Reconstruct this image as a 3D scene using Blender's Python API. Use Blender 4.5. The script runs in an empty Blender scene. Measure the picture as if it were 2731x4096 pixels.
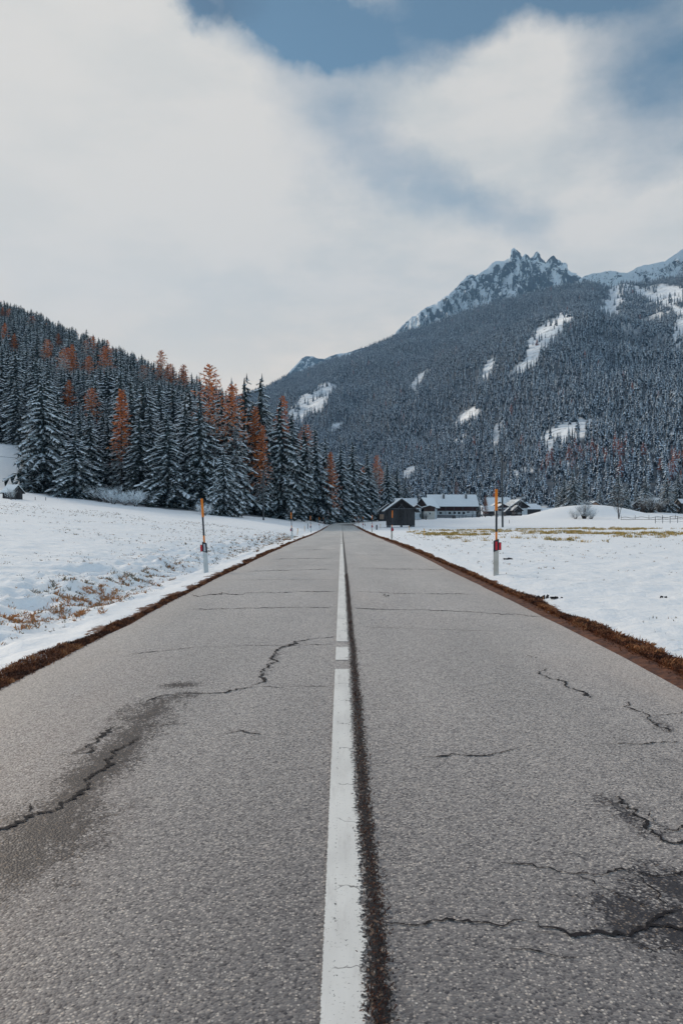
import bpy, math, random
import numpy as np
from mathutils import Vector, Matrix

R = math.radians
SC = bpy.context.scene
COL = SC.collection

# ------------------------------------------------------------------ camera
F, CX, CY, EYE = 3000.0, 1365.5, 2057.0, 1.43
cam_d = bpy.data.cameras.new('camera')
cam_d.sensor_fit = 'AUTO'
cam_d.sensor_width = 36.0
cam_d.lens = F / 4096 * 36.0
cam_d.shift_y = 9 / 4096
cam_d.clip_start = 0.05
cam_d.clip_end = 30000
cam = bpy.data.objects.new('camera', cam_d)
COL.objects.link(cam)
cam.location = (0, 0, EYE)
cam.rotation_euler = (R(90), 0, 0)
SC.camera = cam

# ------------------------------------------------------------------ exposure
SC.view_settings.view_transform = 'Standard'
SC.view_settings.look = 'None'
SC.view_settings.exposure = 0.18
SC.view_settings.gamma = 1.0
SC.view_settings.use_curve_mapping = False
SC.cycles.max_bounces = 6
SC.cycles.diffuse_bounces = 3
SC.cycles.transparent_max_bounces = 8
SC.cycles.volume_bounces = 0
SC.cycles.use_denoising = True

# ------------------------------------------------------------------ node helpers
def N(nt, typ, **kw):
    n = nt.nodes.new(typ)
    for k, v in kw.items():
        setattr(n, k, v)
    return n

def put(nt, sock, v):
    if isinstance(v, bpy.types.NodeSocket):
        nt.links.new(v, sock)
    elif v is not None:
        sock.default_value = v

def math_(nt, op, a, b=None, c=None, clamp=False):
    n = N(nt, 'ShaderNodeMath', operation=op, use_clamp=clamp)
    put(nt, n.inputs[0], a)
    put(nt, n.inputs[1], b)
    put(nt, n.inputs[2], c)
    return n.outputs[0]

def mix(nt, f, a, b, blend='MIX'):
    n = N(nt, 'ShaderNodeMix', data_type='RGBA', blend_type=blend)
    put(nt, n.inputs[0], f)
    put(nt, n.inputs[6], a if isinstance(a, bpy.types.NodeSocket) else (*a, 1))
    put(nt, n.inputs[7], b if isinstance(b, bpy.types.NodeSocket) else (*b, 1))
    return n.outputs[2]

def ramp(nt, v, a, b, lo=0.0, hi=1.0, smooth=True):
    n = N(nt, 'ShaderNodeMapRange', interpolation_type='SMOOTHSTEP' if smooth else 'LINEAR')
    put(nt, n.inputs[0], v)
    n.inputs[1].default_value = a
    n.inputs[2].default_value = b
    n.inputs[3].default_value = lo
    n.inputs[4].default_value = hi
    return n.outputs[0]

def noise(nt, vec, scale, detail=3.0, rough=0.55, dist=0.0, dim='3D'):
    n = N(nt, 'ShaderNodeTexNoise', noise_dimensions=dim)
    put(nt, n.inputs['Vector'], vec)
    n.inputs['Scale'].default_value = scale
    n.inputs['Detail'].default_value = detail
    n.inputs['Roughness'].default_value = rough
    n.inputs['Distortion'].default_value = dist
    return n.outputs[0]

def stretch(nt, vec, sx, sy, sz, rz=0.0):
    n = N(nt, 'ShaderNodeMapping')
    put(nt, n.inputs['Vector'], vec)
    n.inputs['Scale'].default_value = (sx, sy, sz)
    n.inputs['Rotation'].default_value = (0, 0, rz)
    return n.outputs[0]

def obj_vec(nt):
    return N(nt, 'ShaderNodeTexCoord').outputs['Object']

def attr(nt, name):
    return N(nt, 'ShaderNodeAttribute', attribute_name=name)

# ------------------------------------------------------------------ sun and sky
SUN_AZ, SUN_EL = R(-42), R(20)          # left of the view direction, behind thin cloud
sun_dir = Vector((math.sin(SUN_AZ) * math.cos(SUN_EL), math.cos(SUN_AZ) * math.cos(SUN_EL), math.sin(SUN_EL)))
sl = bpy.data.lights.new('sun', 'SUN')
sl.energy = 4.3
sl.angle = R(8)
sl.color = (1.0, 0.86, 0.70)
so = bpy.data.objects.new('sun', sl)
COL.objects.link(so)
so.rotation_euler = sun_dir.to_track_quat('Z', 'Y').to_euler()

world = bpy.data.worlds.new('World')
SC.world = world
world.use_nodes = True
wt = world.node_tree
wt.nodes.clear()
tc = N(wt, 'ShaderNodeTexCoord').outputs['Generated']
nrm = N(wt, 'ShaderNodeVectorMath', operation='NORMALIZE')
wt.links.new(tc, nrm.inputs[0])
dirv = nrm.outputs[0]
sep = N(wt, 'ShaderNodeSeparateXYZ')
wt.links.new(dirv, sep.inputs[0])
yy = math_(wt, 'MAXIMUM', sep.outputs[1], 0.16)
u = math_(wt, 'DIVIDE', sep.outputs[0], yy)
v = math_(wt, 'DIVIDE', sep.outputs[2], yy)
comb = N(wt, 'ShaderNodeCombineXYZ')
wt.links.new(u, comb.inputs[0])
wt.links.new(v, comb.inputs[1])
# warp the cloud shapes with turbulence so no edge is a plain ellipse
def cnoise(vec, scale, detail=4.0, rough=0.55):
    n = N(wt, 'ShaderNodeTexNoise')
    put(wt, n.inputs['Vector'], vec)
    n.inputs['Scale'].default_value = scale
    n.inputs['Detail'].default_value = detail
    n.inputs['Roughness'].default_value = rough
    return n
def warp(vec, src, scale, det, amt):
    w_ = cnoise(dirv, scale, det, 0.6)
    sb = N(wt, 'ShaderNodeVectorMath', operation='SUBTRACT')
    wt.links.new(w_.outputs[1], sb.inputs[0]); sb.inputs[1].default_value = (0.5, 0.5, 0.5)
    sc_ = N(wt, 'ShaderNodeVectorMath', operation='SCALE')
    wt.links.new(sb.outputs[0], sc_.inputs[0]); sc_.inputs['Scale'].default_value = amt
    ad = N(wt, 'ShaderNodeVectorMath', operation='ADD')
    wt.links.new(vec, ad.inputs[0]); wt.links.new(sc_.outputs[0], ad.inputs[1])
    return ad.outputs[0]
P = warp(warp(warp(comb.outputs[0], None, 2.5, 2.0, 0.06), None, 7.0, 7.0, 0.12), None, 19.0, 6.0, 0.05)
K = 1.7417 / F
def sky_uv(xd, yd):
    return ((xd * 1.7417 - CX) / F, (CY - yd * 1.7417) / F)
def blob(xd, yd, hx, hy, rot, amp, inner=0.0):
    """soft elongated region of sky, given by direction"""
    m = N(wt, 'ShaderNodeMapping', vector_type='TEXTURE')
    wt.links.new(P, m.inputs['Vector'])
    c = sky_uv(xd, yd)
    m.inputs['Location'].default_value = (c[0], c[1], 0)
    m.inputs['Rotation'].default_value = (0, 0, R(-rot))
    m.inputs['Scale'].default_value = (hx * K * 1.18, hy * K * 1.3, 1)
    # flatten z of the direction-warp
    mm = N(wt, 'ShaderNodeVectorMath', operation='MULTIPLY')
    wt.links.new(m.outputs[0], mm.inputs[0])
    mm.inputs[1].default_value = (1, 1, 0)
    ln = N(wt, 'ShaderNodeVectorMath', operation='LENGTH')
    wt.links.new(mm.outputs[0], ln.inputs[0])
    w = ramp(wt, ln.outputs['Value'], 1.0, inner * 0.6, 0.0, 1.0)
    return math_(wt, 'MULTIPLY', w, amp * 0.86)
holes = [  # blue gaps in the cloud
    (450, 5, 85, 55, 40, 0.8, 0.0), (590, -15, 250, 65, 3, 0.9, 0.1), (690, 60, 210, 75, 22, 0.62, 0.0), (790, 105, 210, 75, 8, 0.55, 0.1),
    (1050, 5, 560, 110, -4, 0.92, 0.2), (740, 15, 170, 65, 0, 0.45, 0.1), (1300, 20, 300, 80, 0, 0.3, 0.1), (930, 90, 300, 95, -10, 0.35, 0.0), (1500, 110, 300, 200, 35, 0.66, 0.15), (1560, 170, 170, 150, 10, 0.30, 0.1),
    (970, 395, 300, 95, 33, 0.42, 0.0), (760, 270, 330, 160, 35, 0.27, 0.0), (850, 300, 190, 110, 50, 0.20, 0.0),
    (1120, 490, 240, 60, 28, 0.26, 0.0), (1250, 540, 260, 80, 20, 0.12, 0.0), (5, 590, 60, 50, 0, 0.2, 0.0),
    (800, -220, 1300, 230, 0, 0.6, 0.3), (1500, -300, 900, 350, 0, 0.3, 0.0), (1500, 340, 260, 140, 10, 0.30, 0.0), (1450, 240, 280, 230, 0, 0.28, 0.0), (900, 180, 520, 170, 10, 0.16, 0.0), (640, 140, 260, 120, 20, 0.18, 0.0),
]
clouds = [(1130, 250, 330, 160, -18, 0.42, 0.1), (1480, 520, 260, 90, -15, 0.3, 0.0), (150, 250, 460, 420, 0, 0.5, 0.3), (480, 150, 160, 80, 10, 0.30, 0.0)]
tot = None
for h in holes:
    b = blob(*h)
    tot = b if tot is None else math_(wt, 'ADD', tot, b)
for c in clouds:
    tot = math_(wt, 'SUBTRACT', tot, blob(*c))
wisp = cnoise(stretch(wt, dirv, 1.0, 1.0, 3.2, 0.0), 3.4, 7.0, 0.6).outputs[0]
fine = cnoise(stretch(wt, dirv, 1.0, 1.0, 2.0, 0.0), 9.0, 6.0, 0.6).outputs[0]
wv = math_(wt, 'MULTIPLY_ADD', wisp, 0.5, -0.25)
wv2 = math_(wt, 'MULTIPLY_ADD', fine, 0.5, -0.25)
edge = math_(wt, 'MULTIPLY', math_(wt, 'ADD', wv, wv2), ramp(wt, tot, -0.15, 0.35, 0.22, 1.0))
blue_amt = math_(wt, 'ADD', tot, edge, clamp=True)
# overhead and behind the viewer: broken cloud
back = ramp(wt, sep.outputs[1], 0.5, 0.05, 0.0, 1.0)
bmask = ramp(wt, cnoise(dirv, 1.7, 5.0, 0.6).outputs[0], 0.36, 0.60, 0.45, 0.95)
mb = N(wt, 'ShaderNodeMix', data_type='FLOAT')
wt.links.new(back, mb.inputs[0])
wt.links.new(blue_amt, mb.inputs[2])
wt.links.new(bmask, mb.inputs[3])
blue_amt = mb.outputs[0]

sky = N(wt, 'ShaderNodeTexSky', sky_type='NISHITA')
sky.sun_disc = False
sky.sun_elevation = SUN_EL
sky.sun_rotation = SUN_AZ
sky.altitude = 1200
sky.air_density = 1.0
sky.dust_density = 0.6
sky.ozone_density = 2.0
skyc = mix(wt, 1.0, sky.outputs[0], (0.60, 0.84, 0.80), "MULTIPLY")
skyc = mix(wt, back, skyc, mix(wt, 1.0, skyc, (1.6, 1.55, 1.65), 'MULTIPLY'))
skyc = mix(wt, blob(490, -5, 170, 60, 5, 0.8, 0.1), skyc, mix(wt, 1.0, skyc, (0.42, 0.48, 0.55), 'MULTIPLY'))
# cloud colour: a little warm low down, cool higher up, softly mottled
el = sep.outputs[2]
ccol = mix(wt, ramp(wt, el, 0.10, 0.30), (9.0, 7.75, 6.5), (6.6, 6.35, 6.0))
ccol = mix(wt, ramp(wt, math_(wt, 'ADD', wisp, wv2), 0.38, 0.66), ccol, mix(wt, 1.0, ccol, (0.86, 0.90, 0.925), 'MULTIPLY'))
glow = ramp(wt, math_(wt, 'MULTIPLY_ADD', u, -1.0, 0.0), -0.15, 0.45)
ccol = mix(wt, math_(wt, 'MULTIPLY', glow, 0.55), ccol, (7.15, 6.85, 6.4))
streak = ramp(wt, cnoise(stretch(wt, dirv, 1.0, 1.0, 9.0), 2.2, 3.0, 0.5).outputs[0], 0.35, 0.65)
low = ramp(wt, el, 0.34, 0.16)
ccol = mix(wt, math_(wt, 'MULTIPLY', math_(wt, 'MULTIPLY', streak, low), 0.4), ccol, mix(wt, 1.0, ccol, (0.9, 0.905, 0.91), 'MULTIPLY'))
ccol = mix(wt, back, ccol, (7.6, 7.9, 8.1))
skyc = mix(wt, 0.13, skyc, (4.0, 4.5, 4.7))
allc = mix(wt, blue_amt, ccol, skyc)
bg = N(wt, 'ShaderNodeBackground')
wt.links.new(allc, bg.inputs[0])
bg.inputs[1].default_value = 0.1
wo = N(wt, 'ShaderNodeOutputWorld')
wt.links.new(bg.outputs[0], wo.inputs[0])

# ------------------------------------------------------------------ general helpers
rng = np.random.default_rng(7)
random.seed(7)

def vhash(ix, iy, seed):
    h = (ix.astype(np.int64) * 374761393 + iy.astype(np.int64) * 668265263 + seed * 974634777) & 0xffffffff
    h = ((h ^ (h >> 13)) * 1274126177) & 0xffffffff
    return ((h ^ (h >> 16)) & 0xffff) / 65535.0

def vnoise(x, y, seed=0):
    x = np.asarray(x, float); y = np.asarray(y, float)
    ix, iy = np.floor(x), np.floor(y)
    fx, fy = x - ix, y - iy
    fx = fx * fx * (3 - 2 * fx); fy = fy * fy * (3 - 2 * fy)
    a = vhash(ix, iy, seed); b = vhash(ix + 1, iy, seed)
    c = vhash(ix, iy + 1, seed); d = vhash(ix + 1, iy + 1, seed)
    return (a * (1 - fx) + b * fx) * (1 - fy) + (c * (1 - fx) + d * fx) * fy - 0.5

def fbm(x, y, seed=0, oct=4, gain=0.5):
    t = 0; a = 1.0; f = 1.0
    for i in range(oct):
        t = t + a * vnoise(x * f, y * f, seed + i)
        a *= gain; f *= 2.03
    return t

def sstep(x, a, b):
    t = np.clip((np.asarray(x, float) - a) / (b - a), 0, 1)
    return t * t * (3 - 2 * t)

class MB:
    """collects faces, each with a material slot, for ONE mesh"""
    def __init__(s):
        s.v = []; s.f = []; s.m = []
    def add(s, verts, faces, mat=0):
        o = len(s.v)
        s.v.extend([tuple(p) for p in verts])
        s.f.extend([tuple(i + o for i in f) for f in faces])
        s.m.extend([mat] * len(faces))
    def box(s, c, size, mat=0, rot=None, taper=1.0):
        hx, hy, hz = [q / 2 for q in size]
        pts = []
        for z, t in ((-hz, 1.0), (hz, taper)):
            for x, y in ((-hx, -hy), (hx, -hy), (hx, hy), (-hx, hy)):
                p = Vector((x * t, y * t, z))
                if rot is not None:
                    p = rot @ p
                pts.append(p + Vector(c))
        s.add(pts, [(0, 3, 2, 1), (4, 5, 6, 7), (0, 1, 5, 4), (1, 2, 6, 5), (2, 3, 7, 6), (3, 0, 4, 7)], mat)
    def beam(s, a, b, w, h, mat=0):
        a, b = Vector(a), Vector(b)
        d = b - a
        q = d.to_track_quat('X', 'Z').to_matrix()
        s.box((a + b) / 2, (d.length, w, h), mat, q)
    def tube(s, pts, rad, n=6, mat=0, cap=True):
        pts = [Vector(p) for p in pts]
        if not hasattr(rad, '__len__'):
            rad = [rad] * len(pts)
        vs = []; fs = []
        for i, p in enumerate(pts):
            d = (pts[min(i + 1, len(pts) - 1)] - pts[max(i - 1, 0)]).normalized()
            a = d.cross(Vector((0, 0, 1)))
            if a.length < 1e-3:
                a = Vector((1, 0, 0))
            a.normalize(); b = d.cross(a)
            for k in range(n):
                t = 2 * math.pi * k / n
                vs.append(p + (a * math.cos(t) + b * math.sin(t)) * rad[i])
        for i in range(len(pts) - 1):
            for k in range(n):
                fs.append((i * n + k, i * n + (k + 1) % n, (i + 1) * n + (k + 1) % n, (i + 1) * n + k))
        if cap:
            fs.append(tuple(range(n))[::-1])
            fs.append(tuple((len(pts) - 1) * n + k for k in range(n)))
        s.add(vs, fs, mat)
    def prism(s, poly, axis, a, b, mat=0):
        """poly of 2D points extruded along axis ('x','y','z') from a to b"""
        def p3(p, t):
            return {'x': (t, p[0], p[1]), 'y': (p[0], t, p[1]), 'z': (p[0], p[1], t)}[axis]
        n = len(poly)
        vs = [p3(p, a) for p in poly] + [p3(p, b) for p in poly]
        fs = [tuple(range(n)), tuple(range(2 * n - 1, n - 1, -1))]
        fs += [(i, i + n, (i + 1) % n + n, (i + 1) % n) for i in range(n)]
        s.add(vs, fs, mat)
    def mesh(s, name, mats, smooth=False):
        me = bpy.data.meshes.new(name)
        me.from_pydata(s.v, [], s.f)
        for m in (mats if isinstance(mats, (list, tuple)) else [mats]):
            me.materials.append(m)
        me.polygons.foreach_set('material_index', s.m)
        if smooth:
            me.polygons.foreach_set('use_smooth', [True] * len(s.f))
        me.update()
        return me
    def build(s, name, mats, parent=None, smooth=False):
        return link(name, s.mesh(name, mats, smooth), parent)

def link(name, data, parent=None):
    o = bpy.data.objects.new(name, data)
    COL.objects.link(o)
    if parent is not None:
        o.parent = parent
    return o

def grid_mesh(name, X, Y, Z, mat, smooth=True, attrs=None):
    r, c = X.shape
    me = bpy.data.meshes.new(name)
    co = np.stack([X, Y, Z], -1).reshape(-1, 3).astype(np.float32)
    i = np.arange(r * c).reshape(r, c)
    q = np.stack([i[:-1, :-1], i[:-1, 1:], i[1:, 1:], i[1:, :-1]], -1).reshape(-1, 4)
    me.vertices.add(len(co)); me.vertices.foreach_set('co', co.ravel())
    me.loops.add(q.size); me.loops.foreach_set('vertex_index', q.ravel().astype(np.int32))
    me.polygons.add(len(q))
    me.polygons.foreach_set('loop_start', np.arange(0, q.size, 4, dtype=np.int32))
    me.polygons.foreach_set('use_smooth', np.full(len(q), smooth))
    me.materials.append(mat)
    for k, a in (attrs or {}).items():
        at = me.attributes.new(k, 'FLOAT', 'POINT')
        at.data.foreach_set('value', np.asarray(a, np.float32).ravel())
    me.update(calc_edges=True)
    return me

def soup(name, verts, faces, mat_idx, mats, attrs=None):
    """mesh from arrays of triangles; attrs are per-vertex floats"""
    me = bpy.data.meshes.new(name)
    verts = np.asarray(verts, np.float32); faces = np.asarray(faces, np.int32)
    me.vertices.add(len(verts)); me.vertices.foreach_set('co', verts.ravel())
    k = faces.shape[1]
    me.loops.add(faces.size); me.loops.foreach_set('vertex_index', faces.ravel())
    me.polygons.add(len(faces))
    me.polygons.foreach_set('loop_start', np.arange(0, faces.size, k, dtype=np.int32))
    for m in mats:
        me.materials.append(m)
    if mat_idx is not None:
        me.polygons.foreach_set('material_index', np.asarray(mat_idx, np.int32))
    for nm, a in (attrs or {}).items():
        at = me.attributes.new(nm, 'FLOAT', 'POINT')
        at.data.foreach_set('value', np.asarray(a, np.float32).ravel())
    me.update(calc_edges=True)
    return me

def tag(o, label=None, cat=None, group=None, kind=None):
    if label: o['label'] = label
    if cat: o['category'] = cat
    if group: o['group'] = group
    if kind: o['kind'] = kind
    return o

def empty(name, loc, rz=0.0):
    o = bpy.data.objects.new(name, None)
    o.empty_display_size = 0.2
    COL.objects.link(o)
    o.location = loc
    o.rotation_euler = (0, 0, rz)
    return o

def dup(root, name=None):
    """copy of a thing, its parts and its sub-parts"""
    r = root.copy(); COL.objects.link(r)
    for ch in root.children:
        c = ch.copy(); COL.objects.link(c); c.parent = r
        for g in ch.children:
            d = g.copy(); COL.objects.link(d); d.parent = c
    return r

def at(x, y, d):
    """photo pixel (source) and distance -> point in the place"""
    return ((x - CX) * d / F, d, EYE + (CY - y) * d / F)

# ------------------------------------------------------------------ materials
MATS = {}
def material(name):
    m = bpy.data.materials.new(name)
    m.use_nodes = True
    nt = m.node_tree
    b = nt.nodes['Principled BSDF']
    b.inputs['Specular IOR Level'].default_value = 0.3
    MATS[name] = m
    return m, nt, b

def bump(nt, b, h, strength, dist):
    n = N(nt, 'ShaderNodeBump')
    n.inputs['Strength'].default_value = strength
    n.inputs['Distance'].default_value = dist
    nt.links.new(h, n.inputs['Height'])
    nt.links.new(n.outputs[0], b.inputs['Normal'])

def mottled(name, c1, c2, scale, rough=0.8, sx=1, sy=1, sz=1, detail=4, bstr=0.0, bdist=0.01, lo=0.35, hi=0.65):
    m, nt, b = material(name)
    vec = stretch(nt, obj_vec(nt), sx, sy, sz)
    f = noise(nt, vec, scale, detail)
    nt.links.new(mix(nt, ramp(nt, f, lo, hi), c1, c2), b.inputs['Base Color'])
    b.inputs['Roughness'].default_value = rough
    if bstr:
        bump(nt, b, f, bstr, bdist)
    return m

def boards(name, c1, c2, c3, width=0.18, rough=0.85):
    """weathered vertical boards: dark joints, each board its own tone"""
    m, nt, b = material(name)
    ov = obj_vec(nt)
    s = N(nt, 'ShaderNodeSeparateXYZ'); nt.links.new(ov, s.inputs[0])
    xy = math_(nt, 'ADD', s.outputs[0], s.outputs[1])
    k = math_(nt, 'DIVIDE', xy, width)
    cell = math_(nt, 'FLOOR', k)
    fr = math_(nt, 'FRACT', k)
    wn_ = N(nt, 'ShaderNodeTexWhiteNoise', noise_dimensions='1D'); nt.links.new(cell, wn_.inputs['W'])
    grain = noise(nt, stretch(nt, ov, 14, 14, 0.7), 2.0, 4)
    col = mix(nt, wn_.outputs[0], c1, c2)
    col = mix(nt, ramp(nt, grain, 0.35, 0.7), col, c3)
    gap = math_(nt, 'LESS_THAN', math_(nt, 'ABSOLUTE', math_(nt, 'SUBTRACT', fr, 0.5)), 0.44)
    col = mix(nt, gap, (0.008, 0.008, 0.009), col)
    nt.links.new(col, b.inputs['Base Color'])
    b.inputs['Roughness'].default_value = rough
    return m

SNOW_C = (0.86, 0.88, 0.89)
M_snow = mottled('roof_snow', (0.74, 0.78, 0.81), SNOW_C, 3.0, 0.7, bstr=0.4, bdist=0.05)
def make_needles():
    m, nt, b = material('spruce_needles')
    ov = obj_vec(nt)
    col = mix(nt, ramp(nt, noise(nt, ov, 1.2, 4), 0.35, 0.65), (0.010, 0.017, 0.020), (0.028, 0.040, 0.036))
    fr = ramp(nt, noise(nt, ov, 2.6, 4, 0.7), 0.52, 0.68)
    col = mix(nt, math_(nt, 'MULTIPLY', fr, 0.75), col, (0.42, 0.50, 0.56))
    nt.links.new(col, b.inputs['Base Color'])
    b.inputs['Roughness'].default_value = 0.8
    return m
M_needle = make_needles()
M_tsnow = mottled('branch_snow', (0.80, 0.87, 0.92), (0.90, 0.93, 0.95), 1.5, 0.75)  # snow tinted slightly blue, bluish sky light put into its colour
M_bark = mottled('bark', (0.030, 0.025, 0.022), (0.075, 0.062, 0.052), 6, 0.9, sz=0.3, bstr=0.5)
M_larch = mottled('larch_needles', (0.46, 0.13, 0.045), (0.85, 0.31, 0.09), 1.6, 0.8)
M_larch2 = mottled('faded_larch_needles', (0.17, 0.075, 0.055), (0.32, 0.13, 0.085), 0.6, 0.8)
M_twig = mottled('bare_twigs', (0.045, 0.034, 0.030), (0.10, 0.075, 0.062), 2.0, 0.9)
M_hut = boards('grey_weathered_boards', (0.020, 0.018, 0.020), (0.052, 0.048, 0.050), (0.095, 0.088, 0.088), 0.2)
M_hutdark = boards('dark_weathered_boards', (0.016, 0.014, 0.016), (0.030, 0.026, 0.028), (0.05, 0.042, 0.042), 0.2)
M_beam = mottled('grey_timber', (0.07, 0.07, 0.08), (0.14, 0.14, 0.15), 3, 0.85, sx=4, sy=4)
M_roofwood = mottled('dark_roof_boards', (0.02, 0.018, 0.02), (0.05, 0.045, 0.048), 3, 0.85)
M_redwood = boards('red_brown_boards', (0.045, 0.018, 0.020), (0.075, 0.030, 0.030), (0.09, 0.045, 0.045), 0.3)
M_brownwood = boards('brown_boards', (0.04, 0.022, 0.018), (0.085, 0.042, 0.032), (0.10, 0.06, 0.05), 0.3)
M_tan = mottled('tan_boards', (0.36, 0.22, 0.15), (0.46, 0.30, 0.21), 3, 0.8, sz=0.3)
M_plaster = mottled('white_plaster', (0.50, 0.53, 0.55), (0.62, 0.64, 0.65), 1.5, 0.85)
M_cream = mottled('cream_plaster', (0.50, 0.47, 0.42), (0.58, 0.55, 0.50), 1.5, 0.85)
M_glass = mottled('dark_window_glass', (0.012, 0.014, 0.02), (0.03, 0.034, 0.045), 2.0, 0.15)
M_shutter = mottled('red_shutter', (0.11, 0.03, 0.03), (0.16, 0.05, 0.045), 3.0, 0.7)
M_chim = mottled('chimney_brick', (0.07, 0.075, 0.085), (0.14, 0.145, 0.155), 4.0, 0.9)
M_stone = mottled('grey_stone', (0.10, 0.10, 0.11), (0.24, 0.24, 0.25), 5.0, 0.9, bstr=0.5)
M_fence = mottled('fence_timber', (0.05, 0.05, 0.056), (0.11, 0.105, 0.105), 4.0, 0.9)
M_metal = mottled('galvanised_metal', (0.16, 0.20, 0.25), (0.26, 0.31, 0.36), 4.0, 0.5)
M_orange = mottled('orange_plastic', (0.83, 0.21, 0.012), (0.92, 0.26, 0.02), 9.0, 0.45)
M_black = mottled('black_plastic', (0.020, 0.022, 0.032), (0.034, 0.036, 0.048), 9.0, 0.45)
M_red = mottled('red_reflector', (0.62, 0.02, 0.035), (0.72, 0.03, 0.045), 40.0, 0.3)
M_white = mottled('white_plastic', (0.52, 0.54, 0.54), (0.60, 0.61, 0.60), 6.0, 0.5)
M_beige = mottled('yellowed_plastic', (0.48, 0.43, 0.37), (0.60, 0.55, 0.49), 5.0, 0.55)
M_grey = mottled('grey_reflector', (0.42, 0.46, 0.50), (0.52, 0.56, 0.60), 30.0, 0.25)
M_yellow = mottled('yellow_stake_paint', (0.62, 0.30, 0.02), (0.74, 0.38, 0.04), 5.0, 0.6)
M_pole = mottled('tarred_pole', (0.045, 0.05, 0.055), (0.10, 0.105, 0.11), 4.0, 0.9, sz=0.2)
M_wire = mottled('cable', (0.10, 0.115, 0.13), (0.16, 0.18, 0.2), 1.0, 0.6)
M_soil = mottled('wet_soil', (0.012, 0.011, 0.014), (0.05, 0.04, 0.04), 9.0, 0.9, bstr=0.6)
M_darkbox = mottled('slate_painted_metal', (0.035, 0.042, 0.055), (0.055, 0.06, 0.075), 5.0, 0.6)

# snowfield: snow, dead grass showing through, bare soil against the asphalt
def make_ground_material():
    m, nt, b = material('snowy_meadow')
    ov = obj_vec(nt)
    big = noise(nt, ov, 0.35, 4)
    fine_ = noise(nt, ov, 6.0, 5, 0.65)
    col = mix(nt, ramp(nt, big, 0.3, 0.7), (0.87, 0.895, 0.91), (0.90, 0.915, 0.92))
    # stubble peeping through
    st = noise(nt, stretch(nt, ov, 1.0, 2.2, 1.0), 5.5, 4, 0.7)
    patch = noise(nt, stretch(nt, ov, 0.6, 1.6, 1), 0.22, 3)
    stub = math_(nt, 'MULTIPLY', ramp(nt, st, 0.58, 0.70), ramp(nt, patch, 0.42, 0.60))
    col = mix(nt, math_(nt, 'MULTIPLY', stub, 0.5), col, (0.20, 0.21, 0.16))
    # bare verge
    e = attr(nt, 'edge').outputs['Fac']
    rag = noise(nt, stretch(nt, ov, 1.0, 0.45, 1), 2.4, 5, 0.65)
    rag2 = noise(nt, ov, 14.0, 3, 0.6)
    thr = math_(nt, 'MULTIPLY_ADD', rag, 1.05, -0.34)
    thr = math_(nt, 'ADD', thr, math_(nt, 'MULTIPLY_ADD', rag2, 0.24, -0.12))
    bare = ramp(nt, math_(nt, 'SUBTRACT', e, thr), 0.02, -0.03)
    soil = mix(nt, ramp(nt, fine_, 0.35, 0.65), (0.06, 0.022, 0.014), (0.17, 0.065, 0.032))
    col = mix(nt, bare, col, soil)
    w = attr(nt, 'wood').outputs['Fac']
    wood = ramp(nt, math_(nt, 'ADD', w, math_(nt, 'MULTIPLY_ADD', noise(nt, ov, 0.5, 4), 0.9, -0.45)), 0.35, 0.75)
    col = mix(nt, math_(nt, 'MULTIPLY', wood, 0.8), col, (0.05, 0.05, 0.055))  # forest litter, its darkness also painting shade along the wood edge
    nt.links.new(col, b.inputs['Base Color'])
    b.inputs['Roughness'].default_value = 0.75
    h = math_(nt, 'MULTIPLY_ADD', noise(nt, ov, 3.5, 5, 0.6), 1.0, math_(nt, 'MULTIPLY', fine_, 0.35))
    bump(nt, b, h, 0.55, 0.10)
    return m
M_ground = make_ground_material()

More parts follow.
